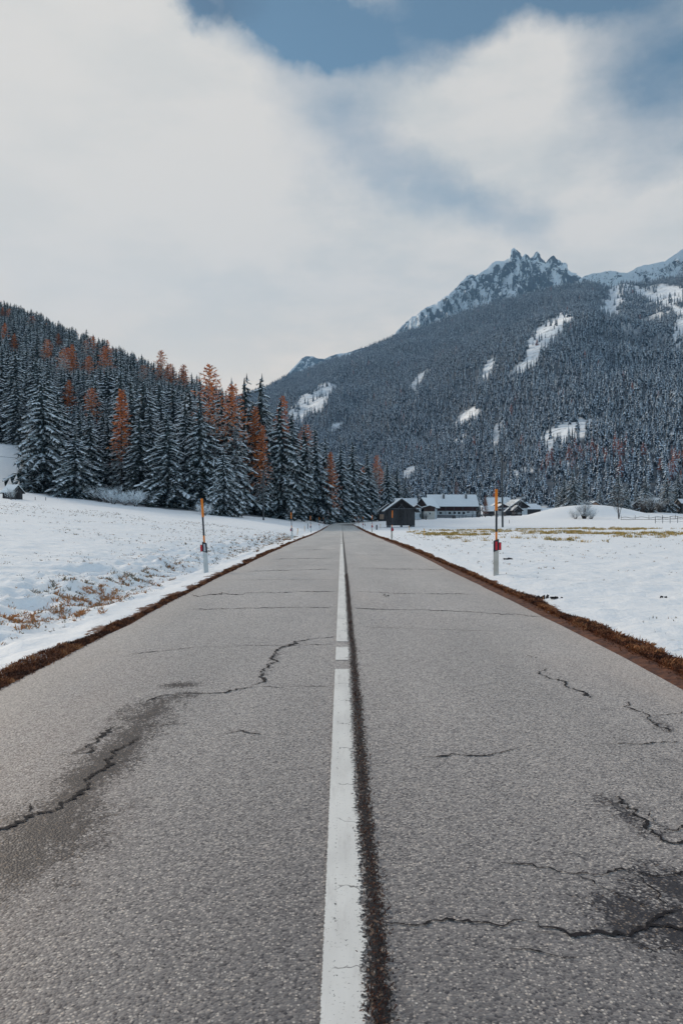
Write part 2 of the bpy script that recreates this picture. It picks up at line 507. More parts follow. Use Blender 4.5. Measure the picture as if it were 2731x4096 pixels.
def make_asphalt():
    m, nt, b = material('worn_asphalt')
    ov = obj_vec(nt)
    sp = N(nt, 'ShaderNodeSeparateXYZ'); nt.links.new(ov, sp.inputs[0])
    vo = N(nt, 'ShaderNodeTexVoronoi'); nt.links.new(ov, vo.inputs['Vector'])
    vo.inputs['Scale'].default_value = 105.0
    vo.inputs['Randomness'].default_value = 1.0
    sc = N(nt, 'ShaderNodeSeparateColor'); nt.links.new(vo.outputs['Color'], sc.inputs[0])
    rnd = sc.outputs[0]; rnd2 = sc.outputs[1]
    stone = ramp(nt, vo.outputs['Distance'], 0.62, 0.25)
    light = ramp(nt, rnd, 0.62, 1.0)
    # binder and stones
    base = mix(nt, rnd2, (0.062, 0.059, 0.067), (0.195, 0.182, 0.176))
    chips = mix(nt, rnd2, (0.56, 0.52, 0.47), (0.50, 0.41, 0.33))
    col = mix(nt, math_(nt, 'MULTIPLY', light, stone), base, chips)
    dark = ramp(nt, rnd, 0.22, 0.0)
    col = mix(nt, math_(nt, 'MULTIPLY', dark, 0.85), col, (0.035, 0.033, 0.04))
    g2 = noise(nt, ov, 34.0, 3, 0.6)
    col = mix(nt, math_(nt, 'MULTIPLY', ramp(nt, g2, 0.45, 0.72), 0.30), col, (0.065, 0.062, 0.068))
    # broad wear, long wheel tracks
    wear = noise(nt, stretch(nt, ov, 1.0, 0.25, 1.0), 0.8, 5)
    col = mix(nt, ramp(nt, wear, 0.30, 0.72, 0.0, 0.42), col, mix(nt, 1.0, col, (1.45, 1.40, 1.34), 'MULTIPLY'))
    ax = math_(nt, 'ABSOLUTE', sp.outputs[0])
    track = math_(nt, 'ABSOLUTE', math_(nt, 'SUBTRACT', math_(nt, 'ABSOLUTE', math_(nt, 'SUBTRACT', ax, 1.45)), 0.72))
    col = mix(nt, ramp(nt, track, 0.42, 0.05, 0.0, 0.16), col, mix(nt, 1.0, col, (1.5, 1.48, 1.46), 'MULTIPLY'))
    rust = noise(nt, stretch(nt, ov, 0.8, 0.2, 1), 0.55, 4)
    col = mix(nt, ramp(nt, rust, 0.50, 0.78, 0.0, 0.5), col, (0.25, 0.165, 0.125))
    # sandy wash near the verge
    e = attr(nt, 'edge').outputs['Fac']
    ed = math_(nt, 'ADD', e, math_(nt, 'MULTIPLY_ADD', noise(nt, stretch(nt, ov, 1, 0.4, 1), 2.5, 4), 0.5, -0.25))
    col = mix(nt, ramp(nt, ed, 0.75, 0.10, 0.0, 0.42), col, (0.34, 0.28, 0.23))
    g3 = noise(nt, ov, 22.0, 3)
    col = mix(nt, math_(nt, 'MULTIPLY', ramp(nt, math_(nt, 'ADD', e, math_(nt, 'MULTIPLY_ADD', g3, 0.10, -0.05)), 0.03, -0.03), ramp(nt, g3, 0.3, 0.6)), col, (0.085, 0.042, 0.028))
    # damp, worn patches
    s = attr(nt, 'stain').outputs['Fac']
    sn = noise(nt, stretch(nt, ov, 1, 0.6, 1), 3.2, 6, 0.75)
    sfine = noise(nt, ov, 48.0, 2)
    sm = math_(nt, 'ADD', s, math_(nt, 'ADD', math_(nt, 'MULTIPLY_ADD', sn, 1.9, -1.2), math_(nt, 'MULTIPLY_ADD', math_(nt, 'MULTIPLY_ADD', rnd2, .5, math_(nt, 'MULTIPLY', sfine, .5)), 1.5, -0.75)))
    sm = math_(nt, 'ADD', sm, math_(nt, 'MULTIPLY_ADD', noise(nt, stretch(nt, ov, 1, .5, 1), 15.0, 4, 0.7), 1.4, -0.7))
    stain = math_(nt, 'MULTIPLY', ramp(nt, sm, 0.05, 0.50), ramp(nt, s, 0.02, 0.2))
    spk = mix(nt, math_(nt, 'MULTIPLY', light, stone), (0.017, 0.016, 0.022), (0.22, 0.15, 0.10))
    col = mix(nt, math_(nt, 'MULTIPLY', stain, 0.88), col, spk)
    # open joint along the centre, full of needles
    jn = noise(nt, stretch(nt, ov, 1.0, 0.25, 1), 4.0, 4, 0.6)
    jf = noise(nt, stretch(nt, ov, 1.0, 0.6, 1.0), 60.0, 3, 0.65)
    jc = math_(nt, 'SUBTRACT', sp.outputs[0], math_(nt, 'MULTIPLY_ADD', jn, 0.05, 0.092))
    jw = math_(nt, 'ADD', math_(nt, 'ABSOLUTE', jc), math_(nt, 'MULTIPLY_ADD', jf, 0.13, -0.068))
    far = ramp(nt, sp.outputs[1], 165.0, 185.0, 1.0, 0.0)
    jm = math_(nt, 'MULTIPLY', ramp(nt, jw, 0.036, 0.020), far)
    chipn = N(nt, 'ShaderNodeTexVoronoi'); nt.links.new(stretch(nt, ov, 1, 0.7, 1), chipn.inputs['Vector'])
    chipn.inputs['Scale'].default_value = 110.0
    s2 = N(nt, 'ShaderNodeSeparateColor'); nt.links.new(chipn.outputs['Color'], s2.inputs[0])
    litter = mix(nt, ramp(nt, s2.outputs[0], 0.84, 1.0), (0.010, 0.009, 0.012), (0.20, 0.13, 0.09))
    col = mix(nt, jm, col, litter)
    nt.links.new(col, b.inputs['Base Color'])
    b.inputs['Roughness'].default_value = 0.6
    b.inputs['Specular IOR Level'].default_value = 0.35
    shw = math_(nt, 'MULTIPLY', math_(nt, 'SUBTRACT', 1.0, stain), math_(nt, 'SUBTRACT', 1.0, jm))
    nt.links.new(math_(nt, 'MULTIPLY', shw, math_(nt, 'MULTIPLY', math_(nt, 'MULTIPLY_ADD', wear, 0.5, 0.42), math_(nt, 'MULTIPLY_ADD', rnd, 1.5, 0.22))), b.inputs['Sheen Weight'])
    b.inputs['Sheen Roughness'].default_value = 0.45
    b.inputs['Sheen Tint'].default_value = (0.90, 0.82, 0.76, 1)
    hb = math_(nt, 'ADD', math_(nt, 'MULTIPLY', vo.outputs['Distance'], -0.6), math_(nt, 'MULTIPLY', jm, -1.5))
    bump(nt, b, hb, 0.6, 0.006)
    return m
M_asphalt = make_asphalt()
M_crack = mottled('open_crack', (0.008, 0.008, 0.011), (0.022, 0.018, 0.020), 30.0, 0.95)

def make_paint():
    m, nt, b = material('road_paint')
    ov = obj_vec(nt)
    sp = N(nt, 'ShaderNodeSeparateXYZ'); nt.links.new(ov, sp.inputs[0])
    dirt = noise(nt, stretch(nt, ov, 1, 0.3, 1), 5.0, 5)
    col = mix(nt, ramp(nt, dirt, 0.35, 0.75), (0.84, 0.82, 0.77), (0.70, 0.68, 0.64))
    pit = noise(nt, ov, 85.0, 3, 0.7)
    col = mix(nt, ramp(nt, pit, 0.60, 0.74, 0.0, 0.7), col, (0.20, 0.17, 0.15))
    hy = math_(nt, 'FRACT', math_(nt, 'ADD', math_(nt, 'DIVIDE', sp.outputs[1], 0.57), math_(nt, 'MULTIPLY', noise(nt, stretch(nt, ov, 1, .8, 1), 3.0, 4, 0.7), 0.9)))
    hl = ramp(nt, math_(nt, 'ABSOLUTE', math_(nt, 'SUBTRACT', hy, 0.5)), 0.011, 0.005)
    hl = math_(nt, 'MULTIPLY', hl, ramp(nt, math_(nt, 'ADD', sp.outputs[0], math_(nt, 'MULTIPLY', dirt, .08)), 0.0, 0.04))
    col = mix(nt, math_(nt, 'MULTIPLY', hl, 0.8), col, (0.10, 0.09, 0.085))
    scuff = noise(nt, stretch(nt, ov, 1, 0.15, 1), 16.0, 5, 0.7)
    col = mix(nt, ramp(nt, scuff, 0.50, 0.75, 0.0, 0.35), col, (0.42, 0.39, 0.36))
    nt.links.new(col, b.inputs['Base Color'])
    b.inputs['Roughness'].default_value = 0.6
    # worn away: ragged right edge, chips elsewhere
    x = sp.outputs[0]
    rag = math_(nt, 'ADD', math_(nt, 'MULTIPLY_ADD', noise(nt, ov, 62.0, 4, 0.7), 0.11, -0.055),
                math_(nt, 'MULTIPLY_ADD', noise(nt, stretch(nt, ov, 1, 0.5, 1), 7.0, 3), 0.05, -0.025))
    right = ramp(nt, math_(nt, 'ADD', x, rag), 0.076, 0.066)
    rag_l = math_(nt, 'MULTIPLY_ADD', noise(nt, ov, 110.0, 3, 0.6), 0.016, -0.008)
    left = ramp(nt, math_(nt, 'ADD', x, rag_l), -0.062, -0.058)
    chip = ramp(nt, noise(nt, ov, 42.0, 4, 0.7), 0.72, 0.68)
    seam = math_(nt, 'ADD', math_(nt, 'ABSOLUTE', math_(nt, 'ADD', x, 0.022)), math_(nt, 'MULTIPLY_ADD', noise(nt, ov, 55.0, 3, 0.7), 0.08, -0.033))
    seamm = ramp(nt, seam, -0.004, 0.001)
    a = math_(nt, 'MULTIPLY', math_(nt, 'MULTIPLY', right, left), math_(nt, 'MULTIPLY', chip, seamm))
    nt.links.new(a, b.inputs['Alpha'])
    return m
M_paint = make_paint()

def blade_material(name, cols):
    m, nt, b = material(name)
    t = attr(nt, 'tone').outputs['Fac']
    n = N(nt, 'ShaderNodeValToRGB')
    nt.links.new(t, n.inputs[0])
    els = n.color_ramp.elements
    while len(els) < len(cols):
        els.new(0.5)
    for i, c in enumerate(cols):
        els[i].position = i / (len(cols) - 1)
        els[i].color = (*c, 1)
    nt.links.new(n.outputs[0], b.inputs['Base Color'])
    b.inputs['Roughness'].default_value = 0.85
    return m
M_verge = blade_material('rusty_dead_grass', [(0.05, 0.018, 0.012), (0.13, 0.046, 0.022), (0.26, 0.095, 0.040), (0.42, 0.20, 0.085)])
M_yellowgrass = blade_material('straw_grass', [(0.14, 0.14, 0.05), (0.36, 0.25, 0.07), (0.56, 0.35, 0.10), (0.62, 0.45, 0.2)])
M_tuft = blade_material('brown_tufts', [(0.17, 0.17, 0.15), (0.22, 0.18, 0.11), (0.50, 0.19, 0.065), (0.58, 0.31, 0.13)])

def make_rock(name, snowline, rockc1, rockc2):
    m, nt, b = material(name)
    ov = obj_vec(nt)
    geo = N(nt, 'ShaderNodeNewGeometry')
    sp = N(nt, 'ShaderNodeSeparateXYZ'); nt.links.new(geo.outputs['True Normal'], sp.inputs[0])
    n1 = noise(nt, stretch(nt, ov, 1, 1, 0.7), 0.016, 9, 0.72)
    n2 = noise(nt, stretch(nt, ov, 1, 1, 1.8), 0.045, 7, 0.72)
    a = math_(nt, 'ADD', sp.outputs[2], math_(nt, 'ADD', math_(nt, 'MULTIPLY_ADD', n1, 1.6, -0.8), math_(nt, 'MULTIPLY_ADD', n2, 1.3, -0.65)))
    sn = ramp(nt, a, snowline - 0.05, snowline + 0.05)
    rock = mix(nt, ramp(nt, n2, 0.35, 0.65), rockc1, rockc2)
    nt.links.new(mix(nt, sn, rock, (0.78, 0.82, 0.85)), b.inputs['Base Color'])
    b.inputs['Roughness'].default_value = 0.9
    bump(nt, b, math_(nt, 'ADD', n1, n2), 0.9, 14.0)
    return m
M_rock = make_rock('snow_dusted_rock', 0.15, (0.016, 0.018, 0.024), (0.075, 0.078, 0.088))
def make_floor():
    m, nt, b = material('mountain_floor')
    ov = obj_vec(nt)
    f = noise(nt, ov, 0.02, 6)
    snow = mix(nt, ramp(nt, f, 0.35, 0.65), (0.68, 0.74, 0.79), (0.84, 0.87, 0.89))
    o_ = attr(nt, 'open').outputs['Fac']
    speck = ramp(nt, noise(nt, ov, 0.11, 5, 0.75), 0.50, 0.66)
    snow = mix(nt, math_(nt, 'MULTIPLY', speck, 0.75), snow, (0.10, 0.12, 0.14))
    nt.links.new(mix(nt, o_, (0.10, 0.12, 0.14), snow), b.inputs['Base Color'])
    b.inputs['Roughness'].default_value = 0.9
    return m
M_forestfloor = make_floor()


# ================================================================== TERRAIN
HL, HR = 2.86, 3.03                    # road half widths left and right of the centre joint
RC = 380.0                             # radius of the bend
def path_pt(s):
    """road centre line: straight to 190 m, then a long right-hand bend"""
    s = np.asarray(s, float)
    a = np.clip((s - 190) / RC, 0, R(58))
    x = RC * (1 - np.cos(a)); y = np.where(s < 190, s, 190 + RC * np.sin(a))
    ex = np.clip(s - 190 - RC * R(58), 0, None)
    return x + ex * math.sin(R(58)), y + ex * math.cos(R(58)), a
PS = np.concatenate([np.arange(-60, 190, 2.0), np.arange(190, 900, 3.0)])
PX, PY, PA = path_pt(PS)
def road_prof(s):
    return np.interp(s, [-60, 0, 17, 30, 44, 70, 100, 126, 163, 200, 300, 420, 700], [0, 0, 0, -.07, -.2, -.52, -.77, -.92, -1.10, -1.24, -1.28, -1.0, 0.0])
def road_coords(X, Y):
    """along-road distance and signed lateral offset (right positive)"""
    X = np.asarray(X, float); Y = np.asarray(Y, float)
    sh = X.shape
    x = X.ravel(); y = Y.ravel()
    s = y.copy(); q = x.copy()
    far = y > 186
    if far.any():
        xf, yf = x[far], y[far]
        so_, qo = np.empty(len(xf)), np.empty(len(xf))
        sel = PS > 180
        px, py, pa, ps = PX[sel], PY[sel], PA[sel], PS[sel]
        for i in range(0, len(xf), 20000):
            dx = xf[i:i+20000, None] - px[None]; dy = yf[i:i+20000, None] - py[None]
            k = np.argmin(dx * dx + dy * dy, 1)
            r = np.arange(len(k))
            so_[i:i+20000] = ps[k]
            qo[i:i+20000] = dx[r, k] * np.cos(pa[k]) - dy[r, k] * np.sin(pa[k])
        s[far] = so_; q[far] = qo
    return s.reshape(sh), q.reshape(sh)

WOOD_X = np.array([-700, -150, -75, -58, -46, -38, -28, -20, -15, -12, -8, -4, 5, 20, 40, 60, 100, 300])
WOOD_Y = np.array([300, 172, 150, 140, 136, 132, 130, 134, 140, 176, 212, 262, 312, 372, 470, 560, 640, 900])
EDGE_X = np.array([-700, -150, -85, -66, -58, -46, -38, -28, -20, -15, -12, -8, -4, 5, 20, 40, 60, 100, 300])
EDGE_Y = np.array([380, 245, 196, 166, 140, 136, 132, 130, 134, 140, 176, 212, 262, 312, 372, 470, 560, 640, 900])
def trees_s(X, Y):
    return np.asarray(Y) - np.interp(X, EDGE_X, EDGE_Y)
def wood_s(X, Y):
    return np.asarray(Y) - np.interp(X, WOOD_X, WOOD_Y)

def ground(X, Y, micro=True):
    X = np.asarray(X, float); Y = np.asarray(Y, float)
    s, q = road_coords(X, Y)
    zr = road_prof(s)
    # left meadow rising away from the road
    ql = np.clip(-q - 3.9, 0, None)
    rise_l = 0.100 * np.minimum(ql, 80) * (1 - 0.2 * sstep(Y, 70, 92) * (1 - sstep(Y, 116, 138)))
    zl = zr * np.exp(-ql / 9.0) + rise_l * sstep(ql, -1, 3)
    crest = np.exp(-((Y - 91) / 13.0) ** 2) * sstep(ql, 5, 18)
    zl = zl - 0.45 * crest
    ditch = np.exp(-((q + 4.0) / 0.7) ** 2) * 0.13
    zl = zl - ditch * sstep(-q, 3.0, 3.5)
    # right meadow
    qr = np.clip(q - 3.4, 0, None)
    zrr = zr * np.exp(-qr / 30.0) + zr * 0.4 * (1 - np.exp(-qr / 30.0)) + 0.006 * qr * sstep(qr, 0, 20)
    zrr = zrr + 0.0062 * np.clip(Y - 180, 0, 500) * sstep(qr, 5, 40)
    d2 = ((X - 73) / 16.0) ** 2 + ((Y - 226) / 12.0) ** 2
    zrr = zrr + 4.0 * np.exp(-d2 ** 1.3)
    d3 = ((X - 86) / 9.0) ** 2 + ((Y - 218) / 10.0) ** 2
    zrr = zrr + 0.6 * np.exp(-d3)
    d4 = ((X - 104) / 12.0) ** 2 + ((Y - 246) / 9.0) ** 2
    zrr = zrr + 1.5 * np.exp(-d4)
    z = np.where(q < 0, zl, zrr)
    # bank beyond the bend
    z = z + 3.4 * np.exp(-(((X - 10) / 7.5) ** 2 + ((Y - 352) / 12.0) ** 2) ** 1.4)
    z = z + 1.6 * np.exp(-(((X + 17) / 10.0) ** 2 + ((Y - 225) / 14.0) ** 2)) * sstep(-q, 6, 12)
    # wooded hill
    ws = np.clip(wood_s(X, Y), 0, None)
    g = sstep(-X, -5, 60)
    hill = 0.035 * ws ** 1.4 * g
    hill = hill + 6.0 * sstep(-X, 58, 82) * sstep(Y, 138, 188)
    ridge = 5 + 0.545 * np.clip(-X, 0, None)
    base = np.minimum(z, 9)
    tot = base + hill
    k = 8.0
    soft = -k * np.log(np.exp(-np.clip(tot - ridge, -300, 300) / k) + 1) + ridge + 0.0
    soft = np.where(tot - ridge < -60, tot, soft)
    z = np.where(ws > 0, np.where(hill > 0.5, np.minimum(tot, np.maximum(soft, base)), tot), z)
    lump = fbm(X * 0.12, Y * 0.12, 11, 3) * 0.16 * sstep(np.abs(q), 5, 16)
    z = z + lump
    if micro:
        m = sstep(np.abs(q), 3.15, 3.7)
        bankl = np.exp(-((q + 5.0) / 1.3) ** 2)
        z = z + m * (0.035 + fbm(X * 1.7, Y * 1.4, 21, 4) * (0.07 + 0.20 * bankl) * sstep(-Y, -120, -40)
                     + np.abs(fbm(X * 5, Y * 4, 31, 2)) * (0.03 + 0.09 * bankl) * sstep(-Y, -40, -22))
    # lie under the asphalt
    under = sstep(np.abs(q), 3.1, 2.6)
    z = z * (1 - under) + (zr - 0.06) * under
    return z

def gz(x, y):
    return float(ground(np.array([x]), np.array([y]), True)[0])

def spaced(parts):
    out = []
    for a, b, d0, d1 in parts:
        x = a
        n = 0
        while x < b:
            out.append(x)
            x += d0 + (d1 - d0) * (x - a) / (b - a)
    out.append(parts[-1][1])
    return np.array(out)
xr_ = spaced([(0, 2.5, 0.5, 0.3), (2.5, 9, 0.075, 0.09), (9, 20, 0.1, 0.35), (20, 120, 0.4, 2.2), (120, 420, 3, 9), (420, 2600, 15, 220)])
gx = np.concatenate([-xr_[::-1][:-1], xr_])
gy = spaced([(-400, -20, 60, 15), (-20, 3, 4, 0.5), (3, 22, 0.09, 0.15), (22, 60, 0.17, 0.5), (60, 150, 0.55, 1.3), (150, 420, 1.6, 5), (420, 1000, 6, 20), (1000, 3200, 40, 220)])
GX, GY = np.meshgrid(gx, gy)
GZ = ground(GX, GY)
Sg, Qg = road_coords(GX, GY)
EDGE = np.where(Qg < 0, -Qg - HL, Qg - HR)
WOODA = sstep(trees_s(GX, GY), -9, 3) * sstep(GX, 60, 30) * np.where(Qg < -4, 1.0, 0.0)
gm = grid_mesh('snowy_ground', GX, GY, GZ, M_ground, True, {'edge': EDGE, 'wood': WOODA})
tag(link('ground', gm), kind='structure')

# ------------------------------------------------------------------ road
def D2G(xd, yd):
    """display pixel of the photo on the near road plane -> ground metres"""
    x, y = xd * 1.7417, yd * 1.7417
    d = EYE * F / (y - CY)
    for _ in range(6):
        d = (EYE - float(road_prof(d))) * F / (y - CY)
    return (x - CX) * d / F, d
STAINS = [  # polyline in photo pixels, radius in metres, strength
    ([(0, 1990), (60, 1930), (150, 1850), (215, 1770), (270, 1720), (320, 1660), (360, 1615)], 0.18, 1.0),
    ([(0, 2000), (60, 1945), (110, 1890)], 0.30, 0.95),
    ([(395, 1573), (440, 1571)], 0.10, 0.9), ([(345, 1610), (430, 1594)], 0.10, 0.8),
    ([(1400, 1835), (1450, 1885), (1490, 1905)], 0.09, 0.75),
    ([(1440, 2085), (1500, 2110), (1568, 2130), (1620, 2150)], 0.17, 1.0),
    ([(1500, 2005), (1568, 2040)], 0.12, 0.75),
    ([(1400, 2120), (1460, 2130)], 0.09, 0.7), ([(1500, 1640), (1525, 1670)], 0.06, 0.5),
    ([(165, 1728), (225, 1705), (255, 1672)], 0.06, 0.55), ([(600, 1560), (640, 1500)], 0.05, 0.4),
]
def seg_dist(X, Y, a, b):
    ax, ay = a; bx, by = b
    dx, dy = bx - ax, by - ay
    t = np.clip(((X - ax) * dx + (Y - ay) * dy) / max(dx * dx + dy * dy, 1e-9), 0, 1)
    return np.hypot(X - ax - t * dx, Y - ay - t * dy)
rs = np.concatenate([np.arange(-20, 2, 1.0), np.arange(2, 12, 0.05), np.arange(12, 24, 0.12), np.arange(24, 60, 0.6), np.arange(60, 200, 3), np.arange(200, 640, 6)])
rq = np.concatenate([np.linspace(-HL, -0.3, 46), np.linspace(-0.2, 0.3, 11), np.linspace(0.4, HR, 46)])
RS, RQ = np.meshgrid(rs, rq, indexing='ij')
px_, py_, pa_ = path_pt(RS)
mean = fbm(RS * 0.5, np.sign(RQ) * 9.0 + 0 * RS, 77, 4) * 0.12
RQm = RQ + np.where(np.abs(RQ) > 1.5, np.sign(RQ) * mean * (np.abs(RQ) - 1.5) / 1.4, 0)
RX = px_ + RQm * np.cos(pa_); RY = py_ - RQm * np.sin(pa_)
RZ = road_prof(RS) - 0.00006 * 0 - 0.035 * (np.abs(RQ) / 3) ** 2 + fbm(RX * 0.35, RY * 0.25, 5, 3) * 0.012
STN = np.zeros_like(RX)
for pl, rad, amp in STAINS:
    g_ = [D2G(*p) for p in pl]
    dd = np.min([seg_dist(RX, RY, g_[i], g_[i + 1]) for i in range(len(g_) - 1)], 0)
    STN = np.maximum(STN, amp * np.exp(-(dd / rad) ** 2))
dd = np.hypot((RX - 2.4) / 2.6, (RY - 186) / 26)
STN = np.maximum(STN, 0.75 * np.exp(-dd ** 4))
REDGE = np.where(RQ < 0, RQ + HL, HR - RQ)
rm = grid_mesh('asphalt_road', RX, RY, RZ, M_asphalt, True, {'stain': STN, 'edge': REDGE})
road = tag(link('road', rm), kind='structure')

def road_z(x, y):
    return float(road_prof(y)) - 0.035 * (abs(x) / 3) ** 2 + float(fbm(np.array([x * 0.35]), np.array([y * 0.25]), 5, 3)[0]) * 0.012

CRACKS = [
    ([(-40, 1925), (0, 1905), (60, 1875), (150, 1832), (200, 1790), (240, 1755), (270, 1720), (310, 1690)], 0.032),
    ([(340, 1612), (380, 1598), (430, 1592), (520, 1588), (585, 1576)], 0.028), ([(585, 1576), (700, 1578), (770, 1577)], 0.014),
    ([(585, 1576), (600, 1560), (610, 1545), (625, 1525), (640, 1495), (680, 1475), (730, 1466), (772, 1462)], 0.036),
    ([(165, 1728), (205, 1722), (215, 1700), (230, 1690), (260, 1668)], 0.03),
    ([(505, 1682), (550, 1680), (605, 1688)], 0.02),
    ([(868, 2118), (960, 2117), (1040, 2113), (1100, 2122), (1160, 2120), (1205, 2110), (1240, 2113), (1280, 2130), (1360, 2140), (1440, 2135), (1600, 2128)], 0.021),
    ([(1210, 2128), (1250, 2136), (1290, 2142)], 0.01), ([(1255, 2140), (1275, 2152), (1280, 2165)], 0.005),
    ([(1170, 2170), (1230, 2185), (1290, 2205), (1340, 2200)], 0.01),
    ([(1150, 1982), (1220, 1990), (1310, 2005), (1410, 1994), (1500, 2005), (1600, 2003)], 0.016),
    ([(1310, 2005), (1360, 2030), (1440, 2060), (1500, 2090)], 0.011),
    ([(1395, 1825), (1430, 1850), (1470, 1880), (1500, 1910), (1540, 1930), (1600, 1915)], 0.026), ([(1470, 1880), (1540, 1900), (1600, 1885)], 0.014),
    ([(1340, 1842), (1390, 1850), (1440, 1848)], 0.006),
    ([(1258, 1533), (1243, 1545), (1290, 1560), (1315, 1580), (1345, 1600)], 0.034),
    ([(1200, 1500), (1240, 1512)], 0.016),
    ([(1448, 1605), (1460, 1630), (1490, 1640), (1505, 1660), (1530, 1677)], 0.03), ([(1400, 1622), (1450, 1626)], 0.005),
    ([(965, 1736), (1060, 1736), (1130, 1728), (1200, 1714)], 0.018), ([(1380, 1706), (1470, 1704), (1560, 1698)], 0.014),
    ([(808, 1397), (950, 1400), (1100, 1405), (1250, 1412)], 0.055), ([(430, 1398), (600, 1396), (770, 1395)], 0.045),
    ([(440, 1363), (500, 1363), (560, 1361)], 0.2), ([(560, 1361), (770, 1358)], 0.075), ([(810, 1358), (900, 1362), (1080, 1362)], 0.06),
    ([(880, 1362), (885, 1370), (900, 1366)], 0.04),
    ([(565, 1310), (660, 1309), (765, 1308)], 0.12), ([(805, 1305), (900, 1306), (1040, 1306)], 0.12),
    ([(620, 1283), (770, 1282)], 0.15), ([(450, 1487), (600, 1484), (770, 1481)], 0.022),
    ([(1330, 2300), (1345, 2320), (1365, 2348)], 0.006), ([(840, 1757), (870, 1757)], 0.008), ([(900, 2155), (930, 2160)], 0.004),
    ([(1015, 1880), (1080, 1876)], 0.006), ([(1475, 1571), (1503, 1569)], 0.007), ([(660, 1430), (690, 1420)], 0.006),
    ([(60, 1872), (75, 1850), (70, 1838)], 0.012), ([(240, 1755), (300, 1742), (345, 1738)], 0.012), ([(330, 1668), (400, 1662), (440, 1660)], 0.010), ([(130, 1728), (170, 1727)], 0.010),
    ([(1490, 1640), (1540, 1632), (1600, 1620)], 0.012), ([(1430, 1850), (1490, 1858), (1500, 1890)], 0.010), ([(1410, 1994), (1480, 2020), (1540, 2080), (1600, 2090)], 0.010), ([(1290, 2142), (1420, 2160), (1500, 2175), (1580, 2180)], 0.009), ([(1440, 2135), (1500, 2105), (1560, 2085)], 0.012),
    ([(1300, 1958), (1340, 1962)], 0.007), ([(620, 1298), (770, 1297)], 0.05), ([(690, 1262), (780, 1262)], 0.16), ([(800, 1274), (960, 1275)], 0.12), ([(500, 1330), (770, 1331)], 0.03), ([(820, 1440), (1000, 1446), (1180, 1448)], 0.016), ([(300, 1500), (450, 1487)], 0.02), ([(1060, 1420), (1110, 1422)], .03),
]
cv = []; cf = []
for pl, w in CRACKS:
    g_ = [D2G(*p) for p in pl]
    pts = []
    for i in range(len(g_) - 1):
        a, b = np.array(g_[i]), np.array(g_[i + 1])
        L = np.hypot(*(b - a)); n = max(3, int(L / (0.005 + 0.0016 * a[1])))
        for k in range(n):
            pts.append(a + (b - a) * k / n)
    pts.append(np.array(g_[-1]))
    pts = np.array(pts); n = len(pts)
    sd = random.randint(0, 9999)
    t = np.cumsum(np.r_[0, np.hypot(*np.diff(pts, axis=0).T)])
    amp = 0.02 + 1.6 * w
    d = np.gradient(pts, axis=0); d /= np.maximum(np.hypot(d[:, 0], d[:, 1])[:, None], 1e-6)
    nr = np.stack([-d[:, 1], d[:, 0]], 1)
    pts = pts + nr * (fbm(t * 5, t * 0 + sd, 3, 4, 0.65) * amp + fbm(t * 26, t * 0 + sd, 4, 3, 0.7) * (0.7 * w + 0.006))[:, None]
    ends = np.minimum(1, np.minimum(np.arange(n) / 8 + 0.15, (n - 1 - np.arange(n)) / 8 + 0.15))
    run = np.clip(0.75 + 1.0 * fbm(t * 4, t * 0 + sd, 6, 3), 0.45, 1.3)
    wl = w * 0.5 * ends * run * np.clip(0.62 + 2.0 * fbm(t * 42, t * 0 + sd, 9, 3, 0.75), 0.28, 1.9)
    wr = w * 0.5 * ends * run * np.clip(0.62 + 2.0 * fbm(t * 42, t * 0 + sd + 50, 19, 3, 0.75), 0.28, 1.9)
    o = len(cv)
    for p, q_, h1, h2 in zip(pts, nr, wl, wr):
        for e in (p + q_ * h1, p - q_ * h2):
            cv.append((e[0], e[1], road_z(e[0], e[1]) + 0.004))
    cf += [(o + 2 * i, o + 2 * i + 1, o + 2 * i + 3, o + 2 * i + 2) for i in range(n - 1)]
cm = MB(); cm.add(cv, cf)
o = cm.build('crack', M_crack, road)
tag(o, kind='stuff')

# painted centre line: long run, two gaps, then broken dashes into the distance
ln = MB()
def dash(a, b, x0=-0.066, x1=0.10):
    n = max(2, int((b - a) / 0.4))
    ys = np.linspace(a, b, n + 1)
    vs = []
    for y in ys:
        for x in (x0, (x0 + x1) / 2, x1):
            vs.append((x, y, road_z(x, y) + 0.005))
    fs = []
    for i in range(n):
        for k in range(2):
            fs.append((3 * i + k, 3 * i + k + 1, 3 * i + k + 4, 3 * i + k + 3))
    ln.add(vs, fs)
dash(-15, 6.90); dash(7.33, 8.05); dash(8.38, 40.5)
y = 42.0
while y < 150:
    dash(y, y + 1.6 + 0.012 * y); y += 3.1 + 0.022 * y
tag(ln.build('centre_line', M_paint, road))

